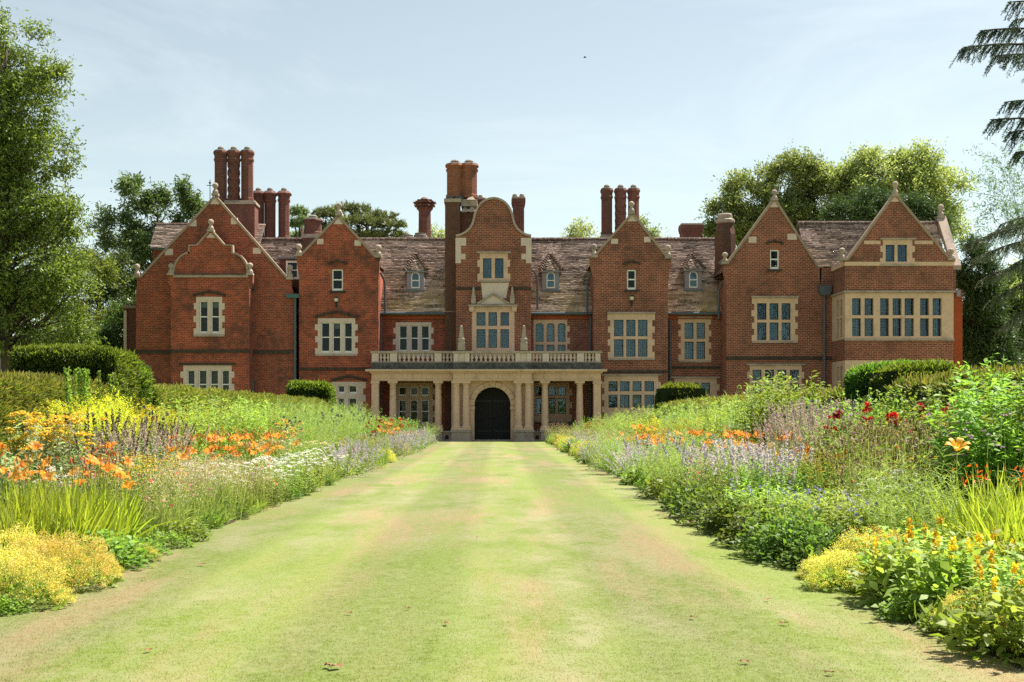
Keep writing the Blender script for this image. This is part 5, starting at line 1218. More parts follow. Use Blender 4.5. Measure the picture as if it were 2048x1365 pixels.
@kind
def montbretia(rng):
    f = Geo(); n = 190; B = disc(rng, n, .34); D = unit(up_dirs(rng, n, .22)+B*.5)
    strips(f, rng, B, D, rng.uniform(.55, .98, n), .021, 5, [.6, 1, 1, .8, .5, .05], rng.uniform(.02, .45, n), tint=np.clip(rng.normal(.5, .25, n), 0, 1))
    return f, ['lime_blade'], None, None, []
@kind
def daylily(rng):
    f = Geo(); n = 170; B = disc(rng, n, .32); D = unit(up_dirs(rng, n, .28)+B*.7)
    strips(f, rng, B, D, rng.uniform(.45, .8, n), .019, 5, [.7, 1, 1, .8, .5, .05], rng.uniform(.15, .7, n), m=0)
    k = 15; B = disc(rng, k, .30); D = unit(up_dirs(rng, k, .15)+B*.6); H = rng.uniform(.72, 1.06, k)
    strips(f, rng, B, D, H, .009, 2, [1, 1, .7], .03, tint=.4, m=0)
    T = B+D*H[:, None]; bd = Geo(); q = np.repeat(T, 3, 0)+rng.normal(size=(k*3, 3))*np.array([.04, .04, .02])
    strips(bd, rng, q, up_dirs(rng, k*3, .5), .085, .018, 2, [.4, 1, .3], 0)
    pos = T[:7]; pos[:, 2] -= rng.uniform(0, .14, 7)
    return f, ['fresh_leaf'], bd, ['lily_bud'], [('lily', pos, .85)]
@kind
def golden_daylily(rng):
    f = Geo(); n = 90; B = disc(rng, n, .25); D = unit(up_dirs(rng, n, .28)+B*.7)
    strips(f, rng, B, D, rng.uniform(.4, .7, n), .019, 5, [.7, 1, 1, .8, .5, .05], rng.uniform(.15, .7, n))
    strips(f, rng, [[0, 0, 0]], [[.02, 0, 1]], 1.06, .011, 2, [1, 1, .8], 0, tint=.4)
    return f, ['fresh_leaf'], None, None, [('lily_gold', np.array([[.02, 0, 1.06]]), 1.0)]
@kind
def yarrow(rng):
    f, b = Geo(), Geo(); T, D = leafy_stems(f, rng, 21, .40, 1.3, .16, .28, 26, .12, h0=.02)
    for q in range(2): umbel(b, rng, T, rng.uniform(.045, .085, len(T)), 0, 46, .016, .3)
    return f, ['grey_leaf'], b, ['yarrow_gold'], []
@kind
def goldenrod(rng):
    f, b = Geo(), Geo(); T, D = leafy_stems(f, rng, 46, .42, 1.45, .11, .2, 36, .12)
    n = len(T)
    for k in range(7):
        a = rng.uniform(0, 2*np.pi, n); d = np.stack([np.cos(a), np.sin(a), rng.uniform(.1, .6, n)], 1)
        P0 = T-D*rng.uniform(0, .30, (n, 1)); t = rng.random((n, 15)); Lk = rng.uniform(.10, .24, n)
        P = P0[:, None]+unit(d)[:, None]*(Lk[:, None]*t)[:, :, None]; P[:, :, 2] += .05*t*(1-t)*4-.05*t*t
        scatter_quads(b, rng, (P+rng.normal(size=P.shape)*.009).reshape(-1, 3), .013, 0)
    return f, ['bright_leaf'], b, ['goldenrod_plume'], []
@kind
def delphinium(rng):
    f, b = Geo(), Geo(); mound(f, rng, 130, .3, .9, .14, .7); B = disc(rng, 3, .12); D = up_dirs(rng, 3, .04)
    strips(f, rng, B, D, 2.15, .014, 2, [1, .8, .5], 0); T = B+D*2.15
    spikes(f, rng, T, D, .85, .085, 130, 0, .03); spikes(b, rng, T-D*.75, D, .35, .10, 40, 0, .035)
    return f, ['fresh_leaf'], b, ['spire_blue'], []
@kind
def culver_spire(rng):
    f, b = Geo(), Geo(); T, D = leafy_stems(f, rng, 15, .4, 1.12, .13, .2, 26, .18, h0=.1)
    D = unit(D+rng.normal(size=D.shape)*.18+np.array([.12, 0, 0])); spikes(b, rng, T+D*.28, D, .34, .03, 70, 0, .014)
    sel = slice(0, 9); spikes(b, rng, T[sel]+D[sel]*.34, D[sel], .22, .02, 50, 1, .013)
    return f, ['grey_leaf'], b, ['mauve_spike', 'brown_spike'], []
@kind
def dark_seed_spire(rng):
    f, b = Geo(), Geo(); T, D = leafy_stems(f, rng, 7, .18, 1.5, .12, .2, 14, .06); spikes(b, rng, T+D*.06, D, .42, .05, 90, 0, .02)
    return f, ['deep_leaf'], b, ['brown_spike'], []
@kind
def globe_thistle(rng):
    f = Geo(); T, D = leafy_stems(f, rng, 24, .42, 1.35, .16, .32, 15, .13)
    return f, ['grey_leaf'], None, None, [('globe', T+D*.02, 1.0)]
@kind
def phlox(rng):
    f = Geo(); leafy_stems(f, rng, 44, .46, 1.25, .125, .27, 30, .11); return f, ['bright_leaf'], None, None, []
@kind
def leafy_sunflower(rng):
    f = Geo(); leafy_stems(f, rng, 40, .55, 1.9, .19, .36, 34, .10, h0=.12, stem=.012); return f, ['fresh_leaf'], None, None, []
@kind
def fennel(rng):
    f = Geo(); n = 60; B = disc(rng, n, .32); D = unit(up_dirs(rng, n, .22)+B*.4); H = rng.uniform(1.0, 1.6, n)
    strips(f, rng, B, D, H, .007, 2, [1, .8, .3], .05)
    per = 70; t = rng.uniform(.2, 1, (n, per)); P = B[:, None]+D[:, None]*(H[:, None]*t)[:, :, None]
    strips(f, rng, P.reshape(-1, 3), up_dirs(rng, n*per, .9), rng.uniform(.06, .17, n*per), .006, 1, [1, .4], .2)
    return f, ['feather_leaf'], None, None, []
@kind
def catmint(rng):
    f, b = Geo(), Geo(); mound(f, rng, 420, .46, .42, .05, .5)
    n = 62; S = sph(rng, n, .15); B = S*np.array([.3, .3, .2]); D = unit(S+np.array([0, 0, .55])+rng.normal(size=(n, 3))*.2); H = rng.uniform(.35, .58, n)
    strips(f, rng, B, D, H, .005, 2, [1, .8, .5], .05); spikes(b, rng, B+D*H[:, None], D, .26, .034, 44, 0, .013)
    return f, ['grey_leaf'], b, ['lavender_spike'], []
@kind
def sage(rng):
    f, b = Geo(), Geo(); T, D = leafy_stems(f, rng, 34, .42, .78, .085, .35, 26, .16); T, D = T[:17], D[:17]; spikes(b, rng, T+D*.13, D, .24, .045, 50, 0, .017)
    return f, ['fresh_leaf'], b, ['lavender_spike'], []
@kind
def russian_sage(rng):
    f, b = Geo(), Geo(); T, D = leafy_stems(f, rng, 46, .5, 1.25, .07, .2, 22, .17); spikes(b, rng, T+D*.15, D, .5, .05, 80, 0, .013)
    return f, ['grey_leaf'], b, ['mauve_spike'], []
@kind
def rose(rng):
    f = Geo(); leafy_stems(f, rng, 60, .6, 1.5, .075, .62, 44, .24, h0=.12, stem=.01, droop=.1)
    mound(f, rng, 900, .62, 1.35, .07, .62, 1, ang=.1)
    n = 8; S = sph(rng, n, .05); S[:, 1] = -np.abs(S[:, 1])*.9; P = unit(S)*np.array([.62, .62, 1.25])*rng.uniform(.9, 1.08, (n, 1)); P[:, 2] = P[:, 2]*.75+.38
    return f, ['fresh_leaf', 'deep_leaf'], None, None, [('rose', P, 1.1)]
@kind
def pink_rose(rng):
    f, fm, b, bm, bl = rose(rng); return f, fm, b, bm, [('rose_pink', bl[0][1], 1.0)]
@kind
def poppy_heads(rng):
    f, b = Geo(), Geo(); n = 64; B = disc(rng, n, .45); D = unit(up_dirs(rng, n, .12)); H = rng.uniform(.75, 1.25, n)
    strips(f, rng, B, D, H, .006, 2, [1, .8, .6], .04); mound(f, rng, 190, .44, .45, .16, .14)
    T = B+D*H[:, None]-np.array([0, 0, .04])*H[:, None]; spikes(b, rng, T+D*.02, D, .06, .028, 22, 0, .016)
    return f, ['feather_leaf'], b, ['pod_brown'], []
@kind
def tall_verbena(rng):
    f, b = Geo(), Geo(); n = 7; B = disc(rng, n, .3); D = up_dirs(rng, n, .14); H = rng.uniform(.95, 1.45, n); strips(f, rng, B, D, H, .006, 2, [1, .8, .6], .02)
    T = B+D*H[:, None]
    for k in range(3): umbel(b, rng, T+rng.normal(size=T.shape)*np.array([.05, .05, .02]), .018, 0, 14, .011, .5)
    mound(f, rng, 60, .25, .35, .10, .2)
    return f, ['fresh_leaf'], b, ['violet_flower'], []
@kind
def silver_plant(rng):
    f = Geo(); leafy_stems(f, rng, 30, .42, 1.0, .17, .36, 24, .15); return f, ['grey_leaf'], None, None, []
@kind
def grass_tuft(rng):
    f = Geo(); n = 260; B = disc(rng, n, .2); D = unit(up_dirs(rng, n, .35)+B*1.2); strips(f, rng, B, D, rng.uniform(.4, .9, n), .009, 4, [.7, 1, .9, .5, .05], rng.uniform(.1, .7, n))
    return f, ['feather_leaf'], None, None, []
@kind
def sneezeweed(rng):
    f, b = Geo(), Geo(); T, D = leafy_stems(f, rng, 48, .42, .92, .09, .22, 24, .14); n = len(T)
    T = np.concatenate([T, T+rng.normal(size=T.shape)*np.array([.07, .07, .03])]); n = len(T); a = np.tile(np.arange(8)*np.pi/4, n); C = np.repeat(T, 8, 0)
    strips(b, rng, C, np.stack([np.cos(a), np.sin(a), rng.uniform(-.15, .35, len(a))], 1), .024, .013, 1, [.5, 1], 0, m=0, flat=.95); scatter_quads(b, rng, np.repeat(T, 2, 0)+np.array([0, 0, .006]), .013, 1)
    return f, ['fresh_leaf'], b, ['daisy_yellow', 'brown_cone'], []
@kind
def white_yarrow(rng):
    f, b = Geo(), Geo(); T, D = leafy_stems(f, rng, 40, .45, .78, .10, .22, 20, .16); umbel(b, rng, T, rng.uniform(.025, .05, len(T)), 0, 22, .013, .3)
    return f, ['feather_leaf'], b, ['white_flower'], []
@kind
def lilac_phlox(rng):
    f, b = Geo(), Geo(); T, D = leafy_stems(f, rng, 36, .45, 1.05, .11, .26, 24, .12); umbel(b, rng, T, rng.uniform(.04, .07, len(T)), 0, 34, .018, .7)
    return f, ['bright_leaf'], b, ['white_flower' if rng.random() < .5 else 'pinkish_froth'], []
@kind
def campion_froth(rng):
    f, b = Geo(), Geo(); n = 230; B = disc(rng, n, .45); D = up_dirs(rng, n, .28); H = rng.uniform(.4, .78, n); strips(f, rng, B, D, H, .005, 2, [1, .8, .5], .06)
    T = B+D*H[:, None]; P = np.concatenate([T+rng.normal(size=T.shape)*np.array([.04, .04, .05]) for _ in range(9)]); scatter_quads(b, rng, P, .0105, 0)
    scatter_quads(b, rng, T[:16]+np.array([0, 0, .02]), .028, 1); mound(f, rng, 200, .4, .35, .10, .15)
    return f, ['feather_leaf'], b, ['pinkish_froth', 'rose_pink'], []
@kind
def cornflower(rng):
    f, b = Geo(), Geo(); T, D = leafy_stems(f, rng, 40, .42, .62, .12, .26, 22, .22, droop=.3)
    sel = T[:8]; C = np.repeat(sel, 10, 0); strips(b, rng, C, unit(rng.normal(size=C.shape)+np.array([0, 0, .3])), .026, .009, 1, [.5, 1], 0)
    return f, ['bright_leaf'], b, ['blue_flower'], []
@kind
def cranesbill(rng):
    f = Geo(); mound(f, rng, 620, .48, .40, .075, .75); leafy_stems(f, rng, 26, .42, .48, .07, .6, 10, .3); return f, ['fresh_leaf'], None, None, []
@kind
def dark_cranesbill(rng):
    f = Geo(); mound(f, rng, 620, .48, .46, .085, .55); leafy_stems(f, rng, 26, .42, .6, .09, .3, 14, .25); return f, ['deep_leaf'], None, None, []
@kind
def loosestrife(rng):
    f, b = Geo(), Geo(); mound(f, rng, 520, .46, .42, .10, .55); T, D = leafy_stems(f, rng, 22, .42, .62, .11, .45, 14, .2); spikes(b, rng, T[:3]+D[:3]*.04, D[:3], .13, .05, 30, 0, .020)
    return f, ['bright_leaf'], b, ['daisy_yellow'], []
@kind
def sea_kale(rng):
    f, b = Geo(), Geo(); mound(f, rng, 120, .45, .5, .2, .6); n = 26; T, D = leafy_stems(f, rng, n, .4, 1.2, .08, .3, 10, .2)
    P = (T[:, None]+rng.normal(size=(n, 70, 3))*np.array([.09, .09, .08])).reshape(-1, 3); scatter_quads(b, rng, P, .011, 0); return f, ['feather_leaf'], b, ['white_flower'], []
@kind
def scarlet_montbretia(rng):
    f, fm, _, _, _ = montbretia(rng); b = Geo(); B = disc(rng, 7, .3); B[:, 1] = -np.abs(B[:, 1]); D = unit(up_dirs(rng, 7, .2)+B); strips(f, rng, B, D, .95, .007, 2, [1, 1, .6], .1)
    T = B+D*.95-np.array([0, 0, .09]); P = (T[:, None]+rng.normal(size=(7, 9, 3))*np.array([.035, .035, .05])).reshape(-1, 3); strips(b, rng, P, unit(rng.normal(size=P.shape)+np.array([0, -.3, .4])), .045, .016, 2, [.4, 1, .3], 0)
    return f, fm, b, ['scarlet_flower'], []

DESC = dict(lady_mantle=('lady_mantle', "frothy yellow lady's mantle mound"), montbretia=('montbretia', 'clump of tall lime-green strap leaves'), daylily=('daylily', 'daylily clump with orange trumpet flowers'),
    golden_daylily=('daylily', 'lone golden daylily trumpet on a bare stem'), yarrow=('yarrow', 'yarrow with flat mustard-yellow flower plates'), goldenrod=('goldenrod', 'goldenrod with feathery bright yellow plumes'),
    delphinium=('delphinium', 'tall delphinium spires mostly in seed'), culver_spire=('speedwell', 'leaning speedwell with slim mauve-brown spikes'), dark_seed_spire=('foxglove', 'dark upright seed spires'),
    globe_thistle=('globe_thistle', 'globe thistle with round slate-blue heads'), phlox=('phlox', 'leafy bright green phlox not yet flowering'), leafy_sunflower=('sunflower', 'tall leafy sunflower clump without flowers'),
    fennel=('fennel', 'feathery pale green fennel'), catmint=('catmint', 'catmint mound of hazy lavender flower spikes'), sage=('sage', 'sage with soft lilac flower spikes'), russian_sage=('russian_sage', 'dusky mauve haze of flower wands'),
    rose=('rose_bush', 'rose bush with deep red blooms'), pink_rose=('rose_bush', 'rose bush with rosy pink blooms'), poppy_heads=('poppy', 'thin upright stems tipped with brownish seed heads'), tall_verbena=('verbena', 'wiry verbena stems with small violet heads'),
    silver_plant=('mullein', 'silvery grey broad-leaved plant'), grass_tuft=('grass_tuft', 'fine pale arching grass tuft'), sneezeweed=('sneezeweed', 'bushy plant dotted with small golden daisies'), white_yarrow=('yarrow', 'plant with small flat white flower heads'),
    lilac_phlox=('phlox', 'phlox with rounded pale flower heads'), campion_froth=('campion', 'pale pinkish froth with pink dots'), cornflower=('cornflower', 'leafy plant with scattered blue flowers'),
    cranesbill=('cranesbill', 'low green cranesbill mound'), dark_cranesbill=('cranesbill', 'low dark-leaved mound'), loosestrife=('loosestrife', 'broad-leaved loosestrife with yellow flowers'), sea_kale=('sea_kale', 'airy white haze of tiny flowers'),
    scarlet_montbretia=('montbretia', 'arching strap leaves with scarlet flower sprays'))
NVAR = {'golden_daylily': 1, 'scarlet_montbretia': 1, 'sea_kale': 1, 'delphinium': 2, 'dark_seed_spire': 1, 'silver_plant': 1}
PROTO = {}
for i, k in enumerate(KIND):
    PROTO[k] = []
    for v in range(NVAR.get(k, 2)):
        f, fm, b, bm, bl = KIND[k](np.random.default_rng(1000+i*10+v))
        PROTO[k].append((f.mesh(DESC[k][0]+'_foliage', [LF[q] for q in fm]), b.mesh(DESC[k][0]+'_blossom', [LF[q] for q in bm]) if b else None, bl))

PLANTS = []                                # (kind, X, d, scale, z scale)
def put(k, px=None, d=None, s=1.0, h=1.0, X=None): PLANTS.append((k, X if X is not None else (px-VPX)/FPX*d, d, s, h))
def many(k, lst, s=1.0, h=1.0):
    for q in lst: put(k, q[0], q[1], q[2] if len(q) > 2 else s, q[3] if len(q) > 3 else h)
# ---- border on the side of the birch
many('lady_mantle', [(66, 9.5, .62, 1.0), (10, 10.1, .6, 1.0), (148, 10.45, .72, 1.0), (75, 10.6, .66, 1.05), (200, 10.95, .42, .9), (25, 11.0, .7, 1.0), (115, 11.0, .6, 1.0), (278, 12.45, .40, .7), (768, 38.7, .8, .9), (800, 45.3, .8, .95), (742, 36.4, .5, .9)])
many('montbretia', [(20, 11.6), (70, 11.9), (125, 12.2), (170, 12.9), (60, 12.9), (110, 13.1), (5, 12.6), (210, 13.7, .9)], 1.0)
many('daylily', [(10, 14.1), (50, 14.6), (100, 14.4), (165, 14.5), (205, 14.0, .95), (390, 20.6), (425, 21.4), (465, 22.3), (505, 23.2), (545, 25.0), (582, 27.0), (440, 22.8), (485, 24.0), (525, 25.6), (772, 49.0, 1.1), (785, 51.5, 1.1)], 1.05)
many('sneezeweed', [(240, 15.4), (290, 16.0), (262, 16.7), (310, 16.8)], 1.05)
many('yarrow', [(50, 17.6), (95, 17.4), (140, 18.0), (80, 18.6), (120, 17.0), (560, 31.2, .9), (572, 32, .9)], 1.0, 1.17)
many('silver_plant', [(8, 15.6), (-5, 17.0), (25, 18.4)], 1.1)
many('goldenrod', [(125, 20.4, 1, 1.2), (165, 21.2, 1, 1.3), (205, 22.0, 1, 1.32), (245, 22.6, 1, 1.25), (290, 25.0, 1, 1.2), (325, 26.0, 1, 1.15), (355, 27.0, 1, 1.12), (110, 19.6, 1, 1.1), (185, 20.4, 1, 1.15), (1305, 42), (1392, 36), (1415, 36.8)], 1.0)
many('delphinium', [(146, 20.6), (165, 20.9), (183, 21.6), (228, 23.5)], 1.0)
many('dark_seed_spire', [(74, 18.9), (90, 19.1), (222, 19.2), (232, 19.5), (178, 19.0)], 1.0)
many('culver_spire', [(235, 18.3), (265, 19.0), (300, 19.8), (335, 20.6), (285, 20.9), (325, 22.0), (210, 18.0), (360, 22.2)], 1.1)
many('globe_thistle', [(298, 24.2, 1, 1.2), (468, 30.2, 1, 1.2), (550, 33.0, 1, 1.1), (572, 33.6, 1, 1.05), (640, 40, 1, 1.25), (655, 41, 1, 1.2), (688, 46, 1, 1.35), (715, 47.5, 1, 1.25), (1332, 44.5, 1, 1.2), (1348, 43, 1, 1.15), (1252, 56, 1, 1.3), (1668, 23.6, 1, 1.3), (1692, 23.0, 1, 1.3), (1706, 22.6, 1, 1.28)], 1.0)
many('phlox', [(385, 25.2), (415, 26.2), (450, 27.4), (490, 28.4), (525, 29.6), (400, 28.2), (440, 29.7), (480, 31.2), (520, 32.4), (365, 24.0), (505, 34.0), (1312, 46), (1352, 41), (1402, 38.5), (1452, 34.5), (1282, 52), (1425, 33.5), (1470, 31.5), (1440, 29.0), (1395, 42.0), (1485, 35.0), (1330, 50), (1360, 47), (1415, 36), (1460, 33), (1500, 32.5)], 1.15, 1.38)
many('fennel', [(565, 35.5), (600, 36.8), (640, 38.8), (672, 42.0), (700, 45.0), (620, 42.5), (655, 44.5), (585, 38.8), (545, 36.5), (690, 50), (1350, 22.5, 1, .6), (1385, 21.5, 1, .6), (1455, 21, 1, .62)], 1.1, 1.08)
many('campion_froth', [(325, 15.4), (370, 16.4), (410, 17.3), (445, 18.2), (480, 19.0), (345, 17.0), (395, 18.2), (300, 14.8), (430, 19.6)], 1.05, 1.0)
many('white_yarrow', [(525, 20.6), (555, 21.6), (585, 22.7), (612, 24.0), (570, 23.6), (640, 26.2), (500, 20.8), (430, 17.8), (372, 17.8)], 1.0)
many('catmint', [(692, 29.6), (718, 32.6), (738, 34.2), (752, 36.4), (776, 41), (790, 43.2), (822, 50), (838, 55), (846, 60), (810, 46.5), (850, 63.5), (765, 43), (800, 51), (825, 58), (1213, 33.5), (1238, 31.0), (1192, 39.5), (1178, 43.5), (1150, 54), (1136, 60), (1165, 48), (1205, 37), (1262, 29.3), (1285, 27.8)], 1.1, 1.1)
many('rose', [(752, 50.5, 1.0), (782, 54, 1.0), (800, 57, 1.0), (815, 60, .95), (1720, 19.8, 1.1, 1.12), (1775, 19.6, 1.15, 1.15), (1830, 19.0, 1.15, 1.15), (1875, 18.2, 1.1, 1.1), (1745, 18.0, 1.0, 1.0), (1815, 17.2, 1.0, .95), (1865, 16.4, 1, .85), (1182, 60, 1.0), (1190, 57, .9), (1520, 26.3, .8)], 1.0)
many('pink_rose', [(1212, 50.5, .6), (1232, 47, .6), (1262, 42, .55), (1550, 24.2, .6), (690, 37, .6)], 1.0)
# ---- border on the side of the cedar
many('lady_mantle', [(1675, 10.5, .62, .8), (1722, 10.9, .72, .95), (1765, 11.2, .7, .95), (1642, 11.1, .42, .7), (1745, 10.4, .5, .7), (1945, 8.3, .55, .8), (2015, 7.75, .45, .7), (1890, 9.2, .42, .7), (1122, 61, .9), (1128, 56.5, .9), (1146, 50, .95), (1176, 41.5, .95), (1160, 45.5, .8), (1135, 53, .85), (1208, 35, .55)])
many('loosestrife', [(1815, 9.75), (1865, 9.4), (1912, 9.0), (1965, 8.9), (2030, 7.55, .9), (2060, 8.2), (1835, 10.6), (1985, 9.8), (1790, 10.3, .8)], 1.0)
many('montbretia', [(2030, 10.9), (2055, 11.6), (2000, 11.9), (2075, 10.6), (2045, 10.2, .95)], 1.12)
put('scarlet_montbretia', 1975, 11.4, 1.05, 1.0); put('golden_daylily', 1910, 12.6, 1.0, 1.0)
many('dark_cranesbill', [(1560, 12.9), (1600, 12.4), (1470, 15.4), (1432, 16.6), (1405, 17.8), (1525, 13.9), (1655, 11.9, .8), (1380, 19.2)], 1.0)
many('cornflower', [(1580, 13.8), (1630, 13.3), (1680, 12.6), (1735, 12.4), (1545, 14.6), (1500, 15.4), (1620, 14.8), (1670, 14.0), (1725, 13.4), (1790, 12.2), (1850, 11.8)], 1.1)
many('sage', [(1418, 18.8), (1445, 18.3), (1480, 17.8), (1512, 17.2), (1545, 16.7), (1440, 20.0), (1500, 18.8), (1540, 18.2), (1400, 20.6), (1470, 20.5), (1315, 25)], 1.1, 1.15)
many('poppy_heads', [(1715, 16.3), (1755, 16.0), (1795, 15.6), (1838, 15.5), (1700, 17.4), (1775, 17.1), (1815, 16.5), (1740, 15.0), (1790, 14.6), (1850, 14.6)], 1.05, 1.06)
many('leafy_sunflower', [(1905, 17.0, 1, .98), (1945, 16.4, 1, 1.05), (1990, 15.6, 1.05, 1.1), (2035, 15.0, 1.05, 1.1), (1970, 14.3, 1, 1.0), (2025, 13.6, 1, 1.0), (1930, 15.4, 1, .92), (2060, 14.2, 1, 1.06), (1512, 29.6, 1, 1.3), (1545, 28.6, 1, 1.28), (1580, 27.6, 1, 1.34), (1612, 27, 1, 1.25), (1555, 26.2, 1, 1.2), (1530, 27.2, 1, 1.0), (1590, 25.6, 1, .98), (1640, 26, 1, 1.0)], 1.0)
many('russian_sage', [(1595, 22.8), (1630, 22.2), (1665, 21.6), (1695, 21.0), (1612, 21.0), (1650, 20.4), (1575, 24)], 1.1, 1.15)
many('sea_kale', [(1488, 29.5), (1505, 28.4)], 1.1)
many('daylily', [(1248, 33.4), (1285, 31.8), (1320, 30.6), (1368, 28.4), (1405, 27.0), (1440, 25.6), (1478, 24.2), (1515, 22.9), (1550, 21.9), (1585, 21.0), (1272, 36.5), (1305, 35.2), (1345, 33.2), (1335, 31.8), (1425, 28.0), (1500, 24.6), (1300, 38.5), (1265, 41)], 1.05, 1.02)
many('sneezeweed', [(1640, 18.0), (1612, 19.2), (1668, 17.2), (1590, 18.4)], 1.0, 1.0)
many('lilac_phlox', [(1378, 33.4), (1402, 31.6), (1358, 35), (1340, 37.5), (1420, 30.2)], 1.0)
many('tall_verbena', [(1888, 14.2), (1960, 12.8), (1692, 15.4), (1560, 19.6)], 1.0)
# ---- fill the rest of both beds
rf_ = random.Random(11)
def taken(X, d, k): return any((X-p[1])**2+(d-p[2])**2 < k*k for p in PLANTS)
EDGE_L = ['cranesbill', 'grass_tuft', 'campion_froth', 'cranesbill', 'white_yarrow', 'dark_cranesbill']
EDGE_R = ['cranesbill', 'cornflower', 'dark_cranesbill', 'cranesbill', 'campion_froth', 'grass_tuft']
MID = ['phlox', 'grass_tuft', 'campion_froth', 'white_yarrow', 'sneezeweed', 'fennel', 'cornflower', 'poppy_heads', 'lilac_phlox', 'sage']
BACK = ['phlox', 'phlox', 'fennel', 'culver_spire', 'leafy_sunflower', 'phlox', 'globe_thistle']
for sgn, e0, e1 in ((-1, LX0, BACKL), (1, LX1, BACKR)):
    d = 8.0
    while d < 67:
        step = .74 if d < 24 else (.95 if d < 40 else 1.45)
        nrow = 5 if d < 30 else 4
        for r_ in range(nrow):
            u = (r_+.5)/nrow+rf_.uniform(-.06, .06); X = e0+(e1-e0)*u-sgn*.0; dd = d+rf_.uniform(-.25, .25)*step
            px = VPX+X/dd*FPX
            if px < -60 or px > 2110: continue
            if r_ == 0: X = e0+sgn*rf_.uniform(.02, .25)
            if taken(X, dd, .50 if d < 24 else .62): continue
            far = 1.0 if d < 30 else 1.2
            if r_ == 0: put(rf_.choice(EDGE_L if sgn < 0 else EDGE_R), None, dd, rf_.uniform(.8, 1.1)*far, rf_.uniform(.8, 1.15), X)
            elif r_ < nrow-2: k = rf_.choice(MID); put(k, None, dd, rf_.uniform(.9, 1.1)*far, rf_.uniform(.65, .85)/far if k in ('phlox', 'fennel', 'poppy_heads', 'lilac_phlox') else rf_.uniform(.9, 1.1)/far, X)
            else: k = rf_.choice(BACK); put(k, None, dd, rf_.uniform(.95, 1.15)*far, rf_.uniform(.95, 1.2)*(.72 if k == 'leafy_sunflower' else 1)/far, X)
        d += step

for sgn, e0 in ((-1, LX0), (1, LX1)):
    d = 8.3
    while d < 48:
        X = e0+sgn*rf_.uniform(-.06, .10); px = VPX+X/d*FPX
        if -30 < px < 2080: put(rf_.choice(['cranesbill', 'grass_tuft', 'dark_cranesbill', 'cranesbill']), None, d, rf_.uniform(.36, .58), rf_.uniform(.7, 1.1), X)
        d += rf_.uniform(.4, .8)*(1+d/45)
MIXIN = ['cranesbill', 'campion_froth', 'fennel', 'white_yarrow', 'grass_tuft', 'phlox', 'sneezeweed', 'cornflower']
for i, p in enumerate(PLANTS):
    if p[0] in ('cornflower', 'sage', 'catmint', 'daylily', 'poppy_heads', 'russian_sage', 'campion_froth') and rf_.random() < .22:
        k = rf_.choice(MIXIN); PLANTS[i] = (k, p[1], p[2], p[3], .62 if k in ('fennel', 'phlox') else 1.0)
SIDE = {-1: 'birch border', 1: 'cedar border'}
ORD = ['first', 'second', 'third', 'fourth', 'fifth', 'sixth', 'seventh', 'eighth', 'ninth', 'tenth', 'eleventh', 'twelfth', 'thirteenth', 'fourteenth', 'fifteenth', 'sixteenth', 'seventeenth', 'eighteenth', 'nineteenth', 'twentieth']
def ordinal(i): return ORD[i] if i < 20 else f'{i+1}th'
def row(p):
    e0, e1 = (LX0, BACKL) if p[1] < 0 else (LX1, BACKR); u = (p[1]-e0)/(e1-e0)
    return 'lawn edge' if u < .25 else ('middle' if u < .62 else 'hedge side')
rank = {}
for p in sorted(PLANTS, key=lambda q: -q[2]):
    key = (p[0], p[1] > 0, row(p)); rank.setdefault(key, []).append(p)
LAB = {}
for (k, e, rw), ps in rank.items():
    for i, p in enumerate(ps):
        tail = '' if len(ps) == 1 else f', {ordinal(i)} from porch'
        LAB[id(p)] = f'{DESC[k][1]}, {rw} of {SIDE[1 if e else -1]}{tail}'
rp_ = random.Random(5)
for p in PLANTS:
    k, X, d, s, h = p; nm, ds = DESC[k]
    fo, bo, bl = PROTO[k][rp_.randrange(len(PROTO[k]))]
    e = empty(nm, (X, d-CAM_D, 0.004)); e.rotation_euler = (0, 0, rp_.uniform(-.5, .5) if k in ('rose', 'pink_rose', 'scarlet_montbretia', 'golden_daylily') else rp_.uniform(0, 6.28)); e.scale = (s, s, s*h)
    tag(e, LAB[id(p)], nm.replace('_', ' '), f'{ds}s in the borders' if False else f'plants: {ds}')
    place('foliage', fo, e)
    if bo: place('blossom', bo, e)
    for key, pos, bs in bl:
        if key.startswith('lily'):
            for q in pos: place('flower', BLOOM[key], e, tuple(q), (rp_.uniform(.1, .8), rp_.uniform(-.6, .6), rp_.uniform(0, 6.28)), bs*rp_.uniform(.85, 1.15))
        else:
            near = d < 32 or key != 'globe'
            for q in pos: place('flower' if key != 'globe' else 'flower_head', BLOOM[key], e, tuple(q), (rp_.uniform(-.4, .4), rp_.uniform(-.4, .4), rp_.uniform(0, 6.28)), bs*rp_.uniform(.8, 1.2))

# low weeds and seedlings that cover the soil between the clumps: nobody could count these
def ground_cover(name, x0, x1, seed):
    rng = np.random.default_rng(seed); g = Geo(); n = 30000
    d = 7.5+59.5*rng.random(n)**1.5; u = rng.random(n); X = x0+(x1-x0)*u+.1*np.sin(d*2.1)*(u < .1)
    hgt = .10+.42*np.minimum(u*2, 1)
    P = np.stack([X, d-CAM_D, rng.random(n)*hgt], 1); L = rng.uniform(.06, .16, n)*(1+d/60)
    strips(g, rng, P, unit(np.stack([rng.normal(size=n), rng.normal(size=n), rng.uniform(.1, 1.4, n)], 1)), L, L*.35, 1, [1, .35], 0, tint=np.clip(rng.normal(.4, .25, n), 0, 1), flat=.5)
    o = g.build(name, LF['fresh_leaf']); tag(o, 'low green seedlings covering the soil between the flowers', 'ground cover', kind='stuff')
ground_cover('ground_cover', LX0+.02, BACKL, 91); ground_cover('ground_cover', LX1-.02, BACKR, 92)

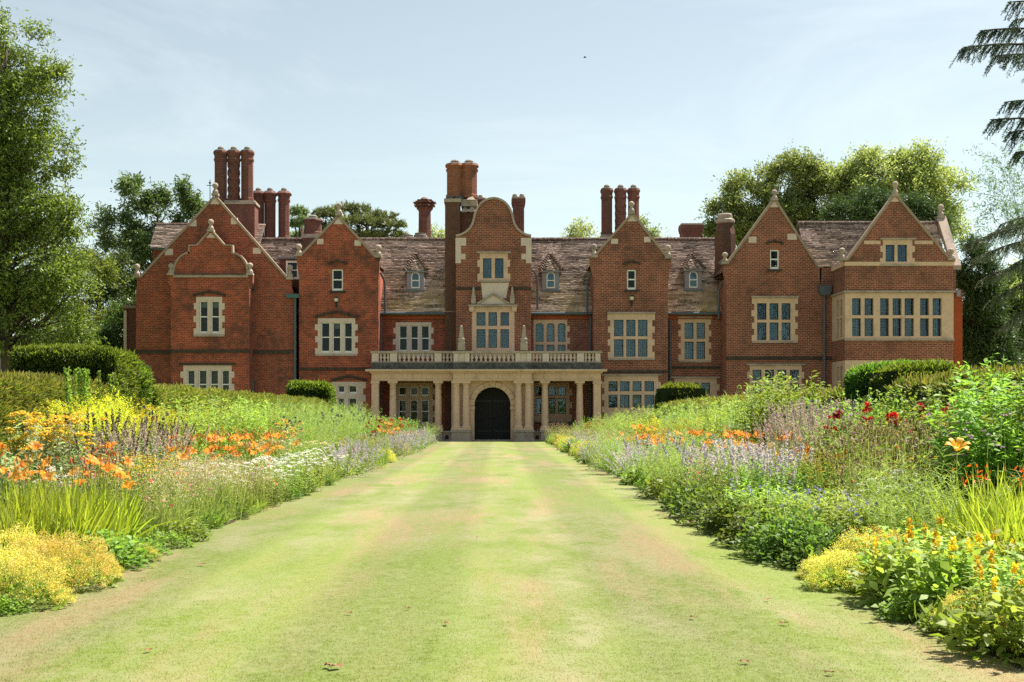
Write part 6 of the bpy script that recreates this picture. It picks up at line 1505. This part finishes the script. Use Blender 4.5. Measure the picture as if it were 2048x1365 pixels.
# ---- grass blades on the near lawn, one scatter of small tufts
def turf():
    rng = np.random.default_rng(77); g = Geo(); n = 900; P = np.stack([rng.uniform(-.25, .25, n), rng.uniform(-.25, .25, n), np.zeros(n)], 1)
    strips(g, rng, P, up_dirs(rng, n, .75), rng.uniform(.006, .020, n), .003, 1, [1, .3], .1)
    me = g.mesh('turf_patch', M['lawn_blade']); src = bpy.data.objects.new('turf_patch', me)
    pts = []; zs = []; d = 6.0
    while d < 16:
        X = LX0-.3
        while X < LX1+.4:
            pts.append((X+rng.uniform(-.03, .03), d-CAM_D, .0)); zs.append(max(.04, 1-(d-6)/10))
            X += .46
        d += .46
    pm = bpy.data.meshes.new('lawn_grass'); pm.from_pydata(pts, [], []); za = pm.attributes.new('zs', 'FLOAT', 'POINT'); za.data.foreach_set('value', zs); o = bpy.data.objects.new('lawn_grass', pm); COL.objects.link(o)
    tag(o, 'short mown grass blades of the near lawn', 'grass', kind='stuff')
    ng = bpy.data.node_groups.new('scatter_turf', 'GeometryNodeTree'); ng.interface.new_socket('Geometry', in_out='INPUT', socket_type='NodeSocketGeometry'); ng.interface.new_socket('Geometry', in_out='OUTPUT', socket_type='NodeSocketGeometry')
    i = ng.nodes.new('NodeGroupInput'); ou = ng.nodes.new('NodeGroupOutput'); ip = ng.nodes.new('GeometryNodeInstanceOnPoints'); oi = ng.nodes.new('GeometryNodeObjectInfo'); oi.inputs['Object'].default_value = src
    rv = ng.nodes.new('FunctionNodeRandomValue'); rv.data_type = 'FLOAT_VECTOR'; rv.inputs[0].default_value = (0, 0, 0); rv.inputs[1].default_value = (0, 0, 6.28)
    e2r = ng.nodes.new('FunctionNodeEulerToRotation')
    ng.links.new(i.outputs[0], ip.inputs['Points']); ng.links.new(oi.outputs['Geometry'], ip.inputs['Instance']); ng.links.new(rv.outputs[0], e2r.inputs[0]); ng.links.new(e2r.outputs[0], ip.inputs['Rotation']); na = ng.nodes.new('GeometryNodeInputNamedAttribute'); na.data_type = 'FLOAT'; na.inputs[0].default_value = 'zs'; cx = ng.nodes.new('ShaderNodeCombineXYZ'); cx.inputs[0].default_value = 1; cx.inputs[1].default_value = 1; ng.links.new(na.outputs[0], cx.inputs[2]); ng.links.new(cx.outputs[0], ip.inputs['Scale']); ng.links.new(ip.outputs[0], ou.inputs[0])
    md = o.modifiers.new('scatter', 'NODES'); md.node_group = ng
turf()

# ---- fallen leaves on the lawn, each its own thing, and a bird in the sky
def dry_leaf(seed):
    r = random.Random(seed); n = 9; c = [(math.cos(2*math.pi*i/n)*(.05+.02*(i % 2)+.008*r.random()), math.sin(2*math.pi*i/n)*(.032+.012*(i % 2)), .012+.018*math.sin(i*1.7+seed)) for i in range(n)]
    mb = MB(); mb.v = [(0, 0, .012)]+c; mb.f = [(0, 1+i, 1+(i+1) % n) for i in range(n)]; mb.tube([(.05, 0, .01), (.085, .01, .015)], .003, 4); return mb.mesh('fallen_leaf', M['dry_leaf'])
M['dry_leaf'] = flat_mat('dry_brown_leaf', (0.20, 0.085, 0.035), .7, .35)
DLM = [dry_leaf(i) for i in range(3)]
LV = [(403, 1133, 'curled brown leaf on the lawn just out from the lady\'s mantle', 1.0), (287, 1162, 'small pale brown leaf close to the yellow mound at the bed edge', .6), (243, 1164, 'tan leaf fragment beside the yellow mound at the bed edge', .6), (672, 1340, 'reddish-brown leaf pair\'s larger half at the very front of the lawn', 1.1), (655, 1338, 'reddish-brown leaf touching the larger one at the front of the lawn', .8),
      (815, 1222, 'rust-coloured leaf on the middle of the front lawn', .6), (893, 1252, 'pale curled leaf on the front lawn', .8), (698, 1231, 'small orange-brown leaf near the rust-coloured one', .6), (297, 1306, 'brown leaf low on the grass where the lawn is widest', .7), (1567, 1252, 'orange-brown leaf on the cedar side of the lawn', .8), (1535, 1204, 'little brown leaf before the yellow loosestrife', .7), (1385, 1240, 'red-brown leaf in line with the yellow loosestrife', .7), (1490, 1330, 'thin dry twig-like leaf at the front of the lawn, cedar side', .8), (955, 1078, 'tiny brown leaf far up the middle of the lawn', .6), (1658, 1352, 'dark curled leaf at the bottom edge of the grass', .7)]
for i, (px, py, lab, s) in enumerate(LV):
    d = CAM_Z*FPX/(py-HOR); X, Y = at(px, d); tag(place('fallen_leaf', DLM[i % 3], None, (X, Y, .018), i*1.3, s*.62), lab, 'leaf', 'fallen leaves on the lawn')
bx, by = at(1170, 110); bz = CAM_Z+(HOR-115)/FPX*110
bd_ = MB().lathe(0, 0, [(.0, -.16), (.05, -.08), (.06, .02), (.035, .1), (.0, .15)], 8).build('bird', M['iron'], None, True, (bx, by, bz)); bd_.rotation_euler = (R(90), 0, R(60)); tag(bd_, 'small dark bird flying high over the roof', 'bird')
for s in (-1, 1):
    w_ = MB(); w_.v = [(0, 0, .05), (0, 0, -.05), (s*.16, .06, -.01), (s*.14, .06, .05), (s*.30, .02, -.03)]; w_.f = [(0, 1, 2, 3), (3, 2, 4)]; w_.build('wing', M['iron'], bd_)
